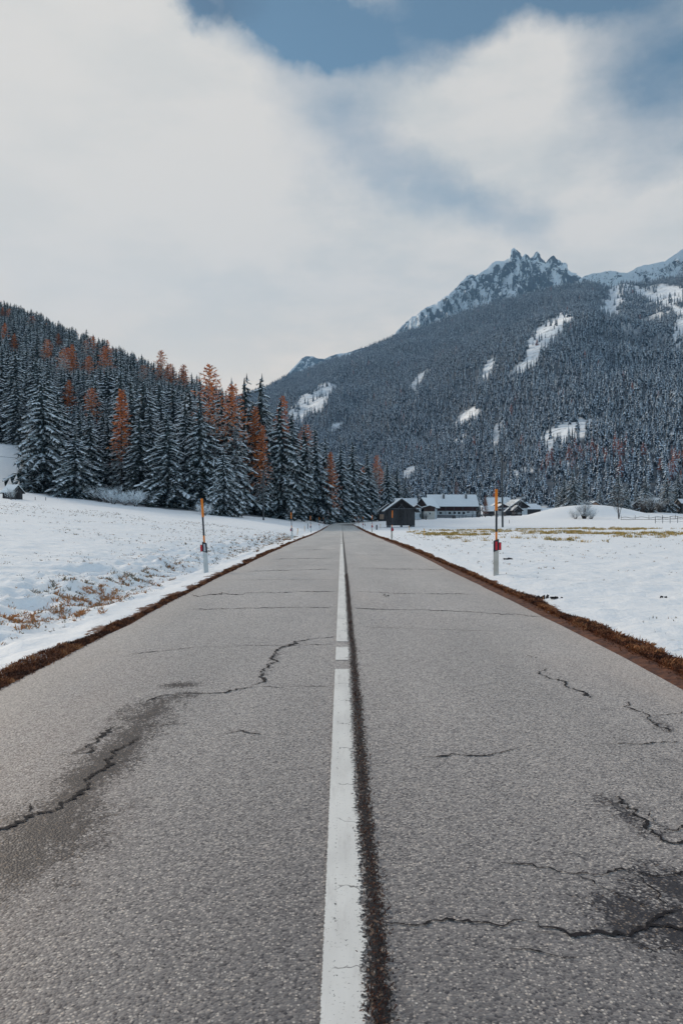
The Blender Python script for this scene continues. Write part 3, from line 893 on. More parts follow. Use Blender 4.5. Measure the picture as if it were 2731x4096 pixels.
# ------------------------------------------------------------------ mountains (polar sheets)
def S(pts):
    a = np.array(pts, float) * 1.7417
    return a[:, 0], a[:, 1]
RIDGE = S([(300, 1010), (520, 925), (610, 893), (650, 872), (700, 854), (760, 830), (800, 822), (830, 808), (870, 792), (920, 769), (980, 752), (1040, 727), (1100, 707), (1160, 692), (1200, 682), (1250, 668), (1300, 658), (1330, 652), (1360, 652), (1400, 662), (1430, 650), (1480, 657), (1520, 647), (1568, 640), (1700, 610), (2000, 560)])
def mtn_D(x):
    d0 = np.interp(x, [500, 1100, 1600, 2100, 2731, 3500], [760, 760, 690, 560, 480, 440])
    d1 = np.interp(x, [500, 1100, 1600, 2100, 2731, 3500], [2600, 2700, 2600, 2500, 2250, 2100])
    return d0, d1
def mtn_point(x, t, gully=True):
    """azimuth (as a photo column) and 0..1 up the slope -> ground point"""
    x = np.asarray(x, float); t = np.asarray(t, float)
    d0, d1 = mtn_D(x)
    D = d0 + (d1 - d0) * t
    vr = (CY - np.interp(x, *RIDGE)) / F
    zr = EYE + vr * d1
    z0 = 2.0
    tt = np.clip(t, 0, 1)
    z = z0 + (zr - z0) * (0.35 * tt + 0.65 * tt ** 1.25)
    X = (x - CX) / F * D
    env = np.sin(np.pi * tt) ** 0.8
    z = z + env * (fbm(X / 340, D / 700, 41, 4) * 95 + np.abs(fbm(X / 150 + D / 500, D / 900, 51, 3)) * 45)
    z = np.where(t > 1, z - (t - 1) * (d1 - d0) * 0.35, z)
    return X, D, z
CLEAR = [  # snowy clearings: where they lie on the slope, half sizes, tilt
    (715, 925, 50, 17, -38), (690, 945, 24, 14, -20), (957, 880, 26, 8, -52), (1073, 962, 22, 11, -42), (1250, 772, 16, 42, 28), (1285, 740, 26, 12, -30), (1228, 800, 14, 26, 20),
    (1200, 845, 34, 7, -38), (1300, 995, 62, 17, -24), (1262, 1022, 26, 12, -35), (1408, 690, 11, 30, 12), (1395, 712, 20, 6, 10), (1545, 676, 30, 13, 10), (1510, 690, 60, 6, 25),
    (770, 985, 14, 9, -40), (1190, 1085, 22, 6, -15), (1290, 1068, 20, 5, -5), (940, 1085, 16, 8, -30), (1560, 760, 10, 34, 10), (1140, 1000, 8, 18, 20), (1120, 850, 9, 20, 25), (1060, 1010, 12, 6, -35), (1225, 820, 12, 20, 25),
]
def clear_field(mxx, myy, mzz):
    qx, qy = (CX + mxx * F / myy) / 1.7417, (CY - (mzz - EYE) * F / myy) / 1.7417
    jit = fbm(mxx / 22, myy / 22, 61, 4) * 1.3
    f = np.full(np.shape(qx), 9.0)
    for (cx0, cy0, hx, hy, ang) in CLEAR:
        a = R(ang); dx = qx - cx0; dy = qy - cy0
        e1 = (dx * math.cos(a) + dy * math.sin(a)) / (hx * 1.3); e2 = (-dx * math.sin(a) + dy * math.cos(a)) / (hy * 1.35)
        f = np.minimum(f, e1 * e1 + e2 * e2 + jit)
    thin = sstep(qx, 1330, 1420) * sstep(qy, 830, 700) * sstep(fbm(mxx / 60, myy / 60, 63, 3), -0.25, 0.15)
    return f, thin, qx, qy
mx = np.arange(560, 3400, 6.0)
mt = np.concatenate([np.linspace(-0.03, 1, 190), [1.05, 1.2, 1.4]])
MX, MT = np.meshgrid(mx, mt)
A, B, C_ = mtn_point(MX, MT)
cf_, th_, _, _ = clear_field(A, B, C_)
OPEN = np.maximum(sstep(cf_, 1.8, 1.1), th_ * 0.7)
OPEN = np.where(MT < 0.02, 1.0, OPEN)
C_ = np.where(MT < 0, -6, C_)
tag(link('mountain', grid_mesh('forest_mountain', A, B, C_, M_forestfloor, True, {'open': OPEN})), kind='structure')

def peak(name, prof, d_base, d_ridge, vbase, mat, seed, rough, step=2.5, nt_=110, tooth=0.0):
    px, py = S(prof)
    x = np.arange(px[0], px[-1], step)
    yr = np.interp(x, px, py) + fbm(x / 16, x * 0 + seed, seed, 4, 0.6) * tooth
    t = np.concatenate([np.linspace(0, 1, nt_), [1.02, 1.08, 1.2]])
    XX, TT = np.meshgrid(x, t)
    D = d_base + (d_ridge - d_base) * TT
    vr = (CY - yr) / F
    ztop = EYE + vr * d_ridge
    zb = EYE + vbase * d_base
    tt = np.clip(TT, 0, 1)
    z = zb + (ztop[None] - zb) * tt ** 0.95
    Xm = (XX - CX) / F * D
    env = np.minimum(1, 4 * (1 - tt)) * tt ** 0.4
    rg = 1 - 2 * np.abs(fbm(Xm / 260 + 0.3 * z / 260, z / 330, seed + 5, 6, 0.58))
    z2 = z + env * rough * (rg - 0.5)
    D2 = D + env * rough * 0.9 * (1 - 2 * np.abs(fbm(Xm / 150, z / 420, seed + 15, 5, 0.6))) 
    z2 = np.where(TT > 1, z - (TT - 1) * (d_ridge - d_base) * 2.2, z2)
    return tag(link(name, grid_mesh(name, Xm, D2, z2, mat, False)), kind='structure')
peak('rocky_mountain', [(840, 830), (880, 795), (905, 766), (922, 748), (940, 733), (960, 720), (980, 705), (1000, 697), (1015, 684), (1030, 676), (1048, 661), (1062, 645), (1072, 632), (1082, 631), (1092, 634), (1105, 624), (1118, 618), (1130, 603), (1142, 600), (1155, 599), (1164, 595), (1170, 588), (1173, 575), (1180, 569), (1187, 576), (1193, 581), (1198, 592), (1202, 588), (1206, 584), (1212, 587), (1217, 595), (1224, 589), (1228, 580), (1233, 577), (1239, 582), (1240, 590), (1248, 596), (1252, 603), (1259, 594), (1265, 589), (1271, 586), (1278, 594), (1284, 598), (1290, 604), (1296, 603), (1302, 608), (1303, 620), (1312, 626), (1322, 628), (1332, 636), (1345, 650), (1400, 690)],
     3700, 4400, 0.15, M_rock, 3, 200, step=1.7, nt_=130, tooth=5)
peak('far_ridge_mountain', [(1290, 668), (1320, 648), (1340, 634), (1360, 628), (1385, 625), (1400, 621), (1420, 625), (1434, 626), (1440, 627), (1455, 618), (1475, 609), (1500, 606), (1525, 600), (1550, 583), (1568, 572), (1600, 552), (1700, 520), (2000, 560)],
     3000, 3600, 0.18, M_rock, 9, 120, step=4, nt_=80, tooth=3)
M_rock2 = make_rock('banded_far_rock', 0.12, (0.06, 0.085, 0.115), (0.14, 0.18, 0.22))
peak('distant_mountain', [(560, 960), (630, 895), (652, 872), (660, 860), (672, 846), (684, 834), (692, 824), (703, 818), (718, 818), (728, 823), (745, 824), (760, 817), (775, 813), (795, 810), (830, 800), (900, 780), (960, 800)],
     4500, 4950, 0.10, M_rock2, 15, 150, step=3, nt_=70, tooth=2)

# ================================================================== TREES
class TB:
    """triangle soup with material slots"""
    def __init__(s):
        s.v = []; s.f = []; s.m = []
    def tri(s, a, b, c, m):
        o = len(s.v); s.v += [a, b, c]; s.f.append((o, o + 1, o + 2)); s.m.append(m)
    def quad(s, a, b, c, d, m):
        s.tri(a, b, c, m); s.tri(a, c, d, m)
    def mesh(s, name, mats):
        return soup(name, s.v, s.f, s.m, mats)

def V(*a): return np.array(a, float)

def spray(T, base, az, L, lift, droop, width, snow, r, m_need=0, m_snow=1, nseg=6, hang=0.2):
    """one drooping conifer bough: a feather of twigs with snow lying on it"""
    ca, sa = math.cos(az), math.sin(az)
    fwd = V(ca, sa, 0); side = V(-sa, ca, 0); up = V(0, 0, 1)
    pts = []
    for i in range(nseg + 1):
        s_ = i / nseg
        h = lift * s_ - droop * s_ ** 1.7 + 0.10 * droop * max(0, s_ - 0.75) * 4 * (s_ - 0.75)
        pts.append(base + fwd * (L * s_) + up * (L * h) + side * (L * 0.06 * math.sin(3 * s_ + r.random() * 2)))
    for i in range(nseg):
        a, b = pts[i], pts[i + 1]
        s_ = (i + 0.5) / nseg
        w = width * L * (0.35 + 1.15 * s_ * (1.25 - s_) * 1.6) * (0.75 + 0.5 * r.random())
        for sg in (-1, 1):
            tip = (a + b) / 2 + fwd * (0.22 * L * (0.6 + 0.6 * r.random())) + side * (sg * w) - up * (L * hang * (0.35 + 0.8 * r.random()))
            T.tri(a - fwd * 0.03 * L, tip, b + fwd * 0.05 * L, m_need)
            t2 = (a + b) / 2 + fwd * (0.05 * L) + side * (sg * w * 0.45) - up * (L * hang * (0.9 + 1.0 * r.random()))
            T.tri(a, t2, b, m_need)
            if s_ > 0.15 and r.random() < snow:
                k = 0.55 + 0.4 * r.random()
                lift_ = up * (0.022 * L + 0.03)
                c0 = a * 0.75 + b * 0.25 + lift_; c1 = a * 0.2 + b * 0.8 + lift_
                tp = (a + b) / 2 * (1 - k) + tip * k + lift_ * 0.7
                mid = (c0 + c1) / 2 * 0.5 + tp * 0.5
                wv_ = fwd * (0.08 * L * (0.6 + 0.7 * r.random()) + 0.03)
                T.tri(c0, mid - wv_, c1, m_snow)
                T.quad(c0, mid - wv_, tp, mid + wv_ + up * 0.01, m_snow)
    # snow along the spine, thickest on the outer half
    if r.random() < snow + 0.15:
        i0 = int(nseg * (0.25 + 0.35 * r.random()))
        prev = None
        for i in range(i0, nseg + 1):
            if r.random() < 0.12:
                prev = None; continue
            w = (L * (0.045 + 0.06 * r.random()) + 0.03) * (1.0 if i < nseg else 0.4)
            c = pts[i] + up * (0.03 * L + 0.04)
            cur = (c - side * w - up * (0.08 * L + .02), c + up * .02, c + side * w - up * (0.08 * L + .02))
            if prev is not None:
                T.quad(prev[0], prev[1], cur[1], cur[0], m_snow)
                T.quad(prev[1], prev[2], cur[2], cur[1], m_snow)
            prev = cur
    # needles at the end
    T.tri(pts[-1] + side * 0.05 * L, pts[-1] + fwd * 0.12 * L - up * 0.08 * L, pts[-1] - side * 0.05 * L, m_need)

def spruce_crown(seed, H=20.0, rad=3.3, levels=25, per=8, snow=0.5, base=0.05, shape=0.85, nseg=6, mats=None, lean=0.0, gap=0.0):
    r = random.Random(seed)
    T = TB()
    # dense twiggy heart of the tree
    n = 9
    for i in range(14):
        z = H * (base + 0.03 + (0.93 - base) * i / 14)
        rr = rad * 0.42 * (1 - i / 14.0) ** 0.9 + 0.1
        for k in range(n):
            a = 2 * math.pi * (k + r.random()) / n
            q = rr * (0.6 + 0.7 * r.random())
            T.tri(V(q * math.cos(a), q * math.sin(a), z - H * 0.035), V(q * math.cos(a + 1), q * math.sin(a + 1), z - H * 0.02), V(0.2 * q * math.cos(a + .5), 0.2 * q * math.sin(a + .5), z + H * 0.06), 0)
    side_var = [0.68 + 0.55 * r.random() for _ in range(8)]
    for i in range(levels):
        t = (i + 0.3 * r.random()) / levels
        z = H * (base + (0.975 - base) * t ** 0.92)
        R0 = rad * ((1 - t) ** shape) * (0.85 + 0.3 * r.random()) + 0.22
        if t < 0.12: R0 *= 0.75 + 2 * t
        k = max(4, int(per * (0.55 + 0.6 * (1 - t))))
        ph = r.random() * 7
        for j in range(k):
            if r.random() < gap: continue
            a = ph + 2 * math.pi * (j + 0.55 * r.random()) / k
            L = R0 * (0.62 + 0.58 * r.random()) * side_var[int((a % (2 * math.pi)) / (2 * math.pi) * 8) % 8]
            lift = 0.05 + 0.22 * t ** 2
            droop = (0.55 + 0.40 * r.random()) * (1 - 0.35 * t)
            spray(T, V(lean * z / H, 0, z + r.uniform(-.25, .25)), a, L, lift, droop, 0.24, snow, r, nseg=(nseg if t < .8 else max(3, nseg - 2)), hang=0.16 + 0.1 * r.random())
    top = V(lean, 0, H * 0.965)
    for k in range(4):
        a = k * math.pi / 2 + r.random()
        T.tri(top - V(0, 0, H * .03) + V(.16 * math.cos(a), .16 * math.sin(a), 0), V(lean, 0, H), top - V(0, 0, H * .03) + V(.16 * math.cos(a + 1.5), .16 * math.sin(a + 1.5), 0), 0)
    return T.mesh('spruce_crown', mats or [M_needle, M_tsnow])

def trunk_mesh(H, r0, seed, top=0.95, mat=None):
    r = random.Random(seed)
    mb = MB()
    n = 7
    pts = [(r.uniform(-.06, .06) * (i > 0), r.uniform(-.06, .06) * (i > 0), -0.8 + (H * top + 0.8) * i / n) for i in range(n + 1)]
    mb.tube(pts, [max(0.03, r0 * (1 - i / n * 0.93)) for i in range(n + 1)], 7)
    return mb.mesh('trunk', mat or M_bark, True)

def larch_crown(seed, H=20.0, rad=3.2, nb=135, orange_from=0.25, snow=0.4, dens=1.0, mats=None, shape=0.7):
    """feathery larch: thin drooping branches all the way up, with tufts of needles"""
    r = random.Random(seed)
    T = TB()
    up = V(0, 0, 1)
    for i in range(nb):
        t = (i + r.random()) / nb
        t = t ** 0.9
        z = H * (0.10 + 0.87 * t)
        a = i * 2.39996 + r.uniform(-.5, .5)
        ca, sa = math.cos(a), math.sin(a)
        fwd = V(ca, sa, 0); side = V(-sa, ca, 0)
        L = (rad * (1 - t) ** shape * (0.55 + 0.65 * r.random()) + 0.25) * min(1, 0.55 + 2.2 * t)
        n = 5
        rise = 0.15 + 0.35 * t + r.uniform(-.15, .15); fall = 0.55 * (1 - t) + r.uniform(-.1, .2)
        pts = [V(0, 0, z) + fwd * (L * q / n) + up * (L * (rise * q / n - fall * (q / n) ** 2)) + side * (L * r.uniform(-.06, .06)) for q in range(n + 1)]
        for q in range(n):
            w = 0.030 * (1 - 0.6 * q / n)
            T.quad(pts[q] - up * w, pts[q + 1] - up * w * .8, pts[q + 1] + up * w * .8, pts[q] + up * w, 2)
            og0 = t > orange_from
            if r.random() < snow * (0.55 if og0 else 1.1):
                w2 = 0.05 + 0.05 * r.random()
                l_ = up * 0.06
                T.quad(pts[q] - side * w2 + l_ * .2, pts[q + 1] - side * w2 + l_ * .2, pts[q + 1] + side * w2 + l_ * 1.6, pts[q] + side * w2 + l_ * 1.6, 1)
            for e in range(int(4 * dens)):
                f = r.random()
                c = pts[q] * (1 - f) + pts[q + 1] * f
                sg = r.choice((-1, 1))
                ln_ = min(0.95, L * (0.10 + 0.16 * r.random()) + 0.22)
                tip = c + side * sg * ln_ * r.uniform(.2, .9) + fwd * ln_ * r.uniform(.1, .6) + up * ln_ * r.uniform(-0.75, 0.55)
                og = t + r.uniform(-.2, .2) > orange_from
                wd = (up * r.uniform(-1, 1) + fwd * .7 + side * r.uniform(-.5, .5)) * ((0.045 + 0.05 * r.random()) if og else 0.028)
                T.tri(c - wd, tip, c + wd, 0 if og else 2)
                if og and r.random() < .35:
                    wd2 = np.cross(tip - c, wd); wd2 = wd2 / (np.linalg.norm(wd2) + 1e-9) * 0.09
                    T.tri(c - wd2, tip, c + wd2, 0)
                if r.random() < (snow * 0.75 if not og else snow * 0.22):
                    T.tri(c - fwd * .05 + up * .05, tip + up * .05, c + fwd * .05 + up * .09, 1)
    return T.mesh('larch_crown', mats or [M_larch, M_tsnow, M_twig])

def far_spruce(seed, H=20.0, rad=3.0, tiers=10, snow=0.6, mats=None, core=True):
    """a conifer as it reads a kilometre or more away"""
    r = random.Random(seed)
    T = TB()
    for i in range(tiers):
        t = i / tiers
        z = H * (0.10 + 0.86 * t)
        R0 = rad * (1 - t) ** 0.85 * (0.8 + 0.4 * r.random()) + 0.25
        n = 7 if t < .7 else 5
        ph = r.random() * 7
        for j in range(n):
            a = ph + 2 * math.pi * (j + .5 * r.random()) / n
            f = V(math.cos(a), math.sin(a), 0); sd = V(-math.sin(a), math.cos(a), 0)
            L = R0 * (0.65 + 0.6 * r.random()); dz = H * 0.055 * (0.7 + 0.7 * r.random()) + L * 0.35
            a0 = V(0, 0, z + H * .05); m1 = f * L * .6 + sd * L * .36 + V(0, 0, z - dz * .55); m2 = f * L * .6 - sd * L * .36 + V(0, 0, z - dz * .55)
            tip = f * L + V(0, 0, z - dz)
            T.tri(a0, m1, m2, 0); T.tri(m1, tip, m2, 0)
            T.tri(m1, m1 * .5 + V(0, 0, (z - dz) * .5 - H * .02), m2, 0)
            if r.random() < snow:
                u_ = V(0, 0, 0.16)
                k1, k2 = r.uniform(.15, .5), r.uniform(.75, 1.0)
                w = L * r.uniform(.16, .34)
                p0 = a0 * (1 - k1) + (f * L * .6 + V(0, 0, z - dz * .5)) * k1 + u_
                p1 = f * L * .62 + V(0, 0, z - dz * .48) + u_
                p2 = (f * L * .6 + V(0, 0, z - dz * .5)) * (1 - k2) + tip * k2 + u_
                T.quad(p0, p1 + sd * w, p2, p1 - sd * w, 1)
    T.tri(V(.2, 0, H * .9), V(0, 0, H), V(-.2, 0.1, H * .9), 0); T.tri(V(0, .2, H * .9), V(0, 0, H), V(0, -.2, H * .9), 0)
    T.tri(V(.2, 0, 0), V(0, 0, H * .3), V(-.2, 0.1, 0), 2); T.tri(V(0, .2, 0), V(0, 0, H * .3), V(0, -.2, 0), 2)
    return T.mesh('distant_conifer', mats or [M_needle, M_tsnow, M_bark])

def bare_crown(seed, H=4.0, spread=2.0, stems=5, depth=3, snow=0.3, thick=0.05, curl=0.25, needles=0, mats=None, up0=1.0):
    """leafless branching shrub or tree, snow caught on its twigs"""
    r = random.Random(seed)
    T = TB()
    def branch(p, d, L, w, lev):
        n = 3
        for i in range(n):
            d2 = d + V(r.uniform(-curl, curl), r.uniform(-curl, curl), r.uniform(-curl * .5, curl))
            d2 /= np.linalg.norm(d2)
            q = p + d2 * L / n
            sd = np.cross(d2, V(.3, .9, .2)); sd /= np.linalg.norm(sd) + 1e-9
            s2 = np.cross(d2, sd)
            w2 = w * (1 - 0.25)
            T.quad(p - sd * w, q - sd * w2, q + sd * w2, p + sd * w, 0)
            T.quad(p - s2 * w, q - s2 * w2, q + s2 * w2, p + s2 * w, 0)
            if r.random() < snow:
                u_ = V(0, 0, w * 1.2 + .012); ss = sd * (w * 1.1 + .018)
                T.quad(p - ss + u_, q - ss + u_, q + ss + u_, p + ss + u_, 1)
            p, d, w = q, d2, w2
            if lev < depth:
                for _ in range(2 if lev < depth - 1 else 3):
                    if r.random() < .8:
                        dd = d + V(r.uniform(-.9, .9), r.uniform(-.9, .9), r.uniform(-.2, .5))
                        dd /= np.linalg.norm(dd)
                        branch(p, dd, L * r.uniform(.45, .7), w * .55, lev + 1)
    for k in range(stems):
        a = 2 * math.pi * k / stems + r.random()
        sp = spread / H
        d = V(math.cos(a) * sp * r.uniform(.3, 1.1), math.sin(a) * sp * r.uniform(.3, 1.1), up0)
        d /= np.linalg.norm(d)
        branch(V(math.cos(a) * .12 * spread * .3, math.sin(a) * .12 * spread * .3, -0.1), d, H * r.uniform(.5, .75), thick, 0)
    return T.mesh('bare_crown', mats or [M_twig, M_tsnow])

# ------------------------------------------------------------------ kinds of tree (each 20 m tall as modelled)
HP = 20.0
SPRUCE = []
for i, (rad, lev, per, sn, base, shp, gap, lean) in enumerate([
        (3.5, 27, 9, 0.82, 0.03, 0.74, 0.05, 0.2), (3.0, 30, 9, 0.70, 0.05, 0.76, 0.06, -0.2), (2.6, 29, 8, 0.80, 0.10, 0.68, 0.10, 0.1),
        (3.9, 25, 9, 0.92, 0.02, 0.80, 0.05, -0.1), (2.9, 27, 8, 0.55, 0.16, 0.66, 0.14, 0.3), (3.3, 29, 9, 0.78, 0.04, 0.84, 0.06, 0.0), (2.4, 27, 8, 0.60, 0.20, 0.60, 0.16, -0.3)]):
    SPRUCE.append((spruce_crown(100 + i, HP, rad, lev, per, sn, base, shp, lean=lean, gap=gap), trunk_mesh(HP, 0.24, 200 + i)))
# young dense spruce at the edge of the wood: snow-laden down to the ground
YOUNG = [(spruce_crown(130 + i, HP, rad, 15, 9, 0.72, 0.0, 0.8, nseg=6), trunk_mesh(HP, 0.3, 230 + i)) for i, rad in enumerate((5.2, 4.6))]
LARCH = [(larch_crown(150, HP, 3.2, orange_from=0.2, snow=0.25), trunk_mesh(HP, 0.2, 250)),
         (larch_crown(151, HP, 3.9, orange_from=0.62, snow=0.55, shape=0.55), trunk_mesh(HP, 0.2, 251)),
         (larch_crown(152, HP, 2.4, orange_from=0.42, snow=0.5, shape=0.8, dens=1.3), trunk_mesh(HP, 0.2, 252)),
         (larch_crown(153, HP, 4.2, orange_from=0.85, snow=0.8, shape=0.5, dens=0.7), trunk_mesh(HP, 0.2, 253))]
TREES = []       # everything placed, for spacing and for keeping views open

def px_of(x, y, z):
    return CX + x * F / y, CY - (z - EYE) * F / y

def plant(name, crown, trunk, x, y, H, rz, label, cat, group=None, z=None, sx=1.0):
    zb = gz(x, y) - 0.05 if z is None else z
    e = empty(name, (x, y, zb), rz)
    k = H / HP
    e.scale = (k * sx, k * sx, k)
    tag(e, label, cat, group)
    link('crown', crown, e)
    link('trunk', trunk, e)
    return e

# front rank and landmarks of the left wood: photo column, photo row of the tip, distance, kind, variant, width factor, label
FRONT = [
    (20, 1585, 194, 'S', 1, 1.1, 'snowy spruce at the left edge of the photo, above the small hillside hut'),
    (70, 1500, 190, 'S', 0, 1.0, 'tall snow laden spruce behind and just right of the small hillside hut'),
    (165, 1506, 140, 'S', 3, 1.05, 'broad snow laden spruce with skirts to the ground, right of the small hut'),
    (232, 1560, 152, 'S', 4, 1.0, 'dark narrow spruce with bare lower trunk behind the broad spruce by the hut'),
    (300, 1716, 131, 'S', 3, 1.05, 'bushy white crowned spruce at the meadow edge beside a tiny young spruce'),
    (250, 1930, 133, 'Y', 1, 0.8, 'tiny young spruce thick with snow at the foot of a bushy spruce'),
    (358, 1625, 140, 'S', 1, 0.95, 'slim snowy spruce standing left of the orange topped larch at the wood edge'),
    (487, 1545, 139, 'L', 2, 1.0, 'larch with bright orange top and snowy grey lower branches in the front row'),
    (430, 1660, 146, 'S', 2, 1.0, 'narrow spruce squeezed in left of the orange topped larch'),
    (556, 1655, 135, 'S', 6, 1.1, 'thin dark spruce just right of the orange topped larch'),
    (598, 1600, 143, 'S', 2, 0.95, 'narrow snowy spruce between the orange topped larch and a broad spruce'),
    (668, 1640, 129, 'S', 5, 1.15, 'broad even spruce with heavy snow skirts in the middle of the front row'),
    (742, 1600, 136, 'S', 2, 1.0, 'slender spruce filling the gap between two broad front row spruces'),
    (800, 1565, 132, 'S', 0, 1.0, 'tall snow dusted spruce standing behind the leaning left roadside marker'),
    (893, 1785, 117, 'S', 3, 0.8, 'short spruce standing forward on the meadow, right of the leaning roadside marker'),
    (926, 1505, 137, 'S', 5, 0.85, 'tall pointed spruce directly behind the short forward spruce'),
    (978, 1488, 146, 'S', 4, 1.0, 'dark pointed spruce with rust tinged top left of the tallest edge spruce'),
    (1042, 1490, 150, 'S', 1, 0.95, 'tallest dark spruce behind the wooden power pole on the left'),
    (1022, 1612, 143, 'L', 0, 0.75, 'orange larch behind the left power pole, hanging over the spruces'),
    (1050, 1690, 139, 'L', 2, 0.8, 'pale orange larch just behind the left power pole'),
    (1118, 1588, 146, 'S', 0, 0.95, 'broad dark spruce right of the left power pole'),
    (1165, 1640, 165, 'S', 1, 1.05, 'dark spruce overlapping the right flank of the broad spruce by the pole'),
    (1216, 1690, 186, 'S', 4, 1.0, 'dark spruce behind the second left roadside marker'),
    (1262, 1705, 200, 'S', 1, 1.1, 'dark snowy spruce behind the third left roadside marker'),
    (1322, 1800, 212, 'L', 0, 0.6, 'thin rust coloured larch among dark spruces near the road bend'),
    (1300, 1740, 225, 'S', 0, 1.0, 'dark spruce just left of the thin rust coloured larch'),
    (1362, 1770, 240, 'S', 5, 1.0, 'dark spruce above the far end of the road'),
    (1410, 1755, 270, 'S', 0, 1.1, 'tallest snow streaked spruce above the road bend'),
    (1468, 1800, 300, 'S', 1, 1.1, 'dark spruce above the snowy bank beyond the bend'),
    (1506, 1815, 320, 'L', 1, 0.7, 'faded brown larch above the snowy bank beyond the bend'),
    (1548, 1838, 345, 'S', 5, 1.05, 'snow streaked spruce rising behind the left roof edge of the hay hut'),
    (1586, 1865, 390, 'S', 4, 1.1, 'last dark spruce of the left wood, above the hay hut roof'),
    (1620, 1905, 440, 'S', 1, 1.1, 'low dark spruce between the wood end and the farmhouse'),
]
LARCHES = [
    (191, 1352, 300, 1, 0.8, 'orange tipped larch on the hillside above the broad spruce by the hut'),
    (290, 1370, 265, 0, 0.75, 'large bright orange larch high on the hillside, left part'),
    (250, 1395, 255, 3, 0.8, 'leafless grey larch left of the large bright orange larch'),
    (367, 1545, 185, 1, 0.55, 'orange larch crown poking up behind the second row on the left'),
    (278, 1512, 205, 0, 0.5, 'small orange larch top between spruces above the bushy front spruce'),
    (422, 1378, 262, 1, 1.0, 'brown orange larch with a wide snowy lower crown on the hillside'),
    (575, 1455, 200, 3, 0.9, 'leafless snowy grey larch right of centre on the wooded hillside'),
    (645, 1395, 215, 1, 0.85, 'largest orange larch on the skyline of the left wood'),
    (682, 1450, 195, 1, 0.95, 'orange topped larch with snowy bare boughs below the skyline larch'),
    (736, 1452, 205, 1, 0.8, 'rusty larch right of the largest skyline larch'),
    (838, 1445, 178, 1, 0.75, 'orange larch with spiky top right of a pointed skyline spruce'),
    (1130, 1570, 185, 0, 0.85, 'broad orange larch at the right shoulder of the left wood'),
    (60, 1330, 330, 0, 0.5, 'small orange larch at the far left on the upper hillside'),
    (345, 1355, 320, 3, 0.7, 'pale leafless larch on the upper left hillside'),
    (930, 1525, 185, 1, 0.7, 'rusty larch peeping out behind the tall pointed spruce'),
    (12, 1225, 560, 0, 0.9, 'rust tinted larch on the skyline at the left edge of the photo'),
    (235, 1330, 420, 0, 0.9, 'tiny orange larch just under the left skyline'),
    (1225, 1690, 215, 1, 0.8, 'faded larch behind the dark spruces left of the road end'),
]
def place_px(x, ytop, d, sx):
    X = (x - CX) * d / F
    zt = EYE + (CY - ytop) * d / F
    zb = gz(X, d)
    return X, d, max(3.0, zt - zb)
spec = [(x, yt, d + 5 if d < 150 else d, k, v, sx, lb) for (x, yt, d, k, v, sx, lb) in FRONT] + [(x, yt, d, 'L', v, sx, lb) for (x, yt, d, v, sx, lb) in LARCHES]
keep_clear = []
for (x, yt, d, k, v, sx, lb) in spec:
    X, Y, H = place_px(x, yt, d, sx)
    if k == 'L' and H > 24 or H < 9 and k == 'L':
        best = min((abs(place_px(x, yt, q, sx)[2] - 19) + abs(q - d) * .004, q) for q in range(140, 640, 6) if trees_s((x - CX) * q / F, q) > 1)
        X, Y, H = place_px(x, yt, best[1], sx); d = best[1]
    cr, tr = {'S': SPRUCE, 'Y': YOUNG, 'L': LARCH}[k][v]
    wfac = (sx * 1.25 if k == 'S' else max(sx, .8) * 1.4) * min(1.35, max(0.75, (22.0 / H) ** 0.5))
    plant('larch_tree' if k == 'L' else 'spruce_tree', cr, tr, X, Y, H, random.random() * 6.28, lb, 'larch' if k == 'L' else 'spruce', None, sx=wfac)
    half = 2.7 * H / 20 * wfac * F / d
    TREES.append((X, Y))
    if k == 'L':
        keep_clear.append((x, half * 0.7, yt + (0.30 if v != 0 else 0.36) * H * F / d, d))
    elif d < 150:
        keep_clear.append((x, half * 0.55, yt + 0.55 * H * F / d, d))

# the skyline of the left wood in the photo; nothing behind rises above it
SKY_L = S([(-400, 470), (-200, 560), (0, 676), (30, 688), (60, 694), (90, 704), (120, 718), (180, 742), (250, 772), (300, 796), (340, 812), (420, 822), (455, 850), (500, 868), (540, 885), (600, 880), (640, 910), (700, 955), (740, 985), (800, 1010), (850, 1040), (900, 1072), (930, 1120), (960, 1160), (1000, 1180)])
cand = []
yy_ = 136.0
while yy_ < 640:
    st = 5.2 if yy_ < 300 else 6.4
    xx_ = -0.60 * yy_
    while xx_ < 40:
        cand.append((xx_ + random.uniform(-.45, .45) * st, yy_ + random.uniform(-.45, .45) * st))
        xx_ += st
    yy_ += st * 0.9
cx_ = np.array(cand)
ok = trees_s(cx_[:, 0], cx_[:, 1]) > 1.5
cx_ = cx_[ok]
cz = ground(cx_[:, 0], cx_[:, 1])
pick = []
tx = np.array(TREES)
for (X, Y), Z in zip(cx_, cz):
    if np.min(np.hypot(tx[:, 0] - X, tx[:, 1] - Y)) < 2.6: continue
    p = CX + X * F / Y
    H = random.uniform(15, 25)
    ysky = np.interp(p, *SKY_L) + random.uniform(0, 28) + 6
    ztop = EYE + (CY - ysky) * Y / F
    if Z + H > ztop:
        H = ztop - Z
        if H < 7: continue
    ytop = CY - (Z + H - EYE) * F / Y
    half = 2.6 * F / Y
    bad = False
    for (kx, kw, ky, kd) in keep_clear:
        if Y < kd and abs(p - kx) < kw + half * 0.8 and ytop < ky:
            H2 = EYE + (CY - ky) * Y / F - Z
            if H2 > 9: H = H2; ytop = ky
            else: bad = True; break
    if bad: continue
    pick.append((Y, X, Z, H, p))
pick.sort()
vis = [t for t in pick if -60 < t[4] < 1700]
N_IND = 300 - len(spec)
single = vis[:N_IND]
sing_set = set((t[0], t[1]) for t in single)
rest = [t for t in pick if (t[0], t[1]) not in sing_set]
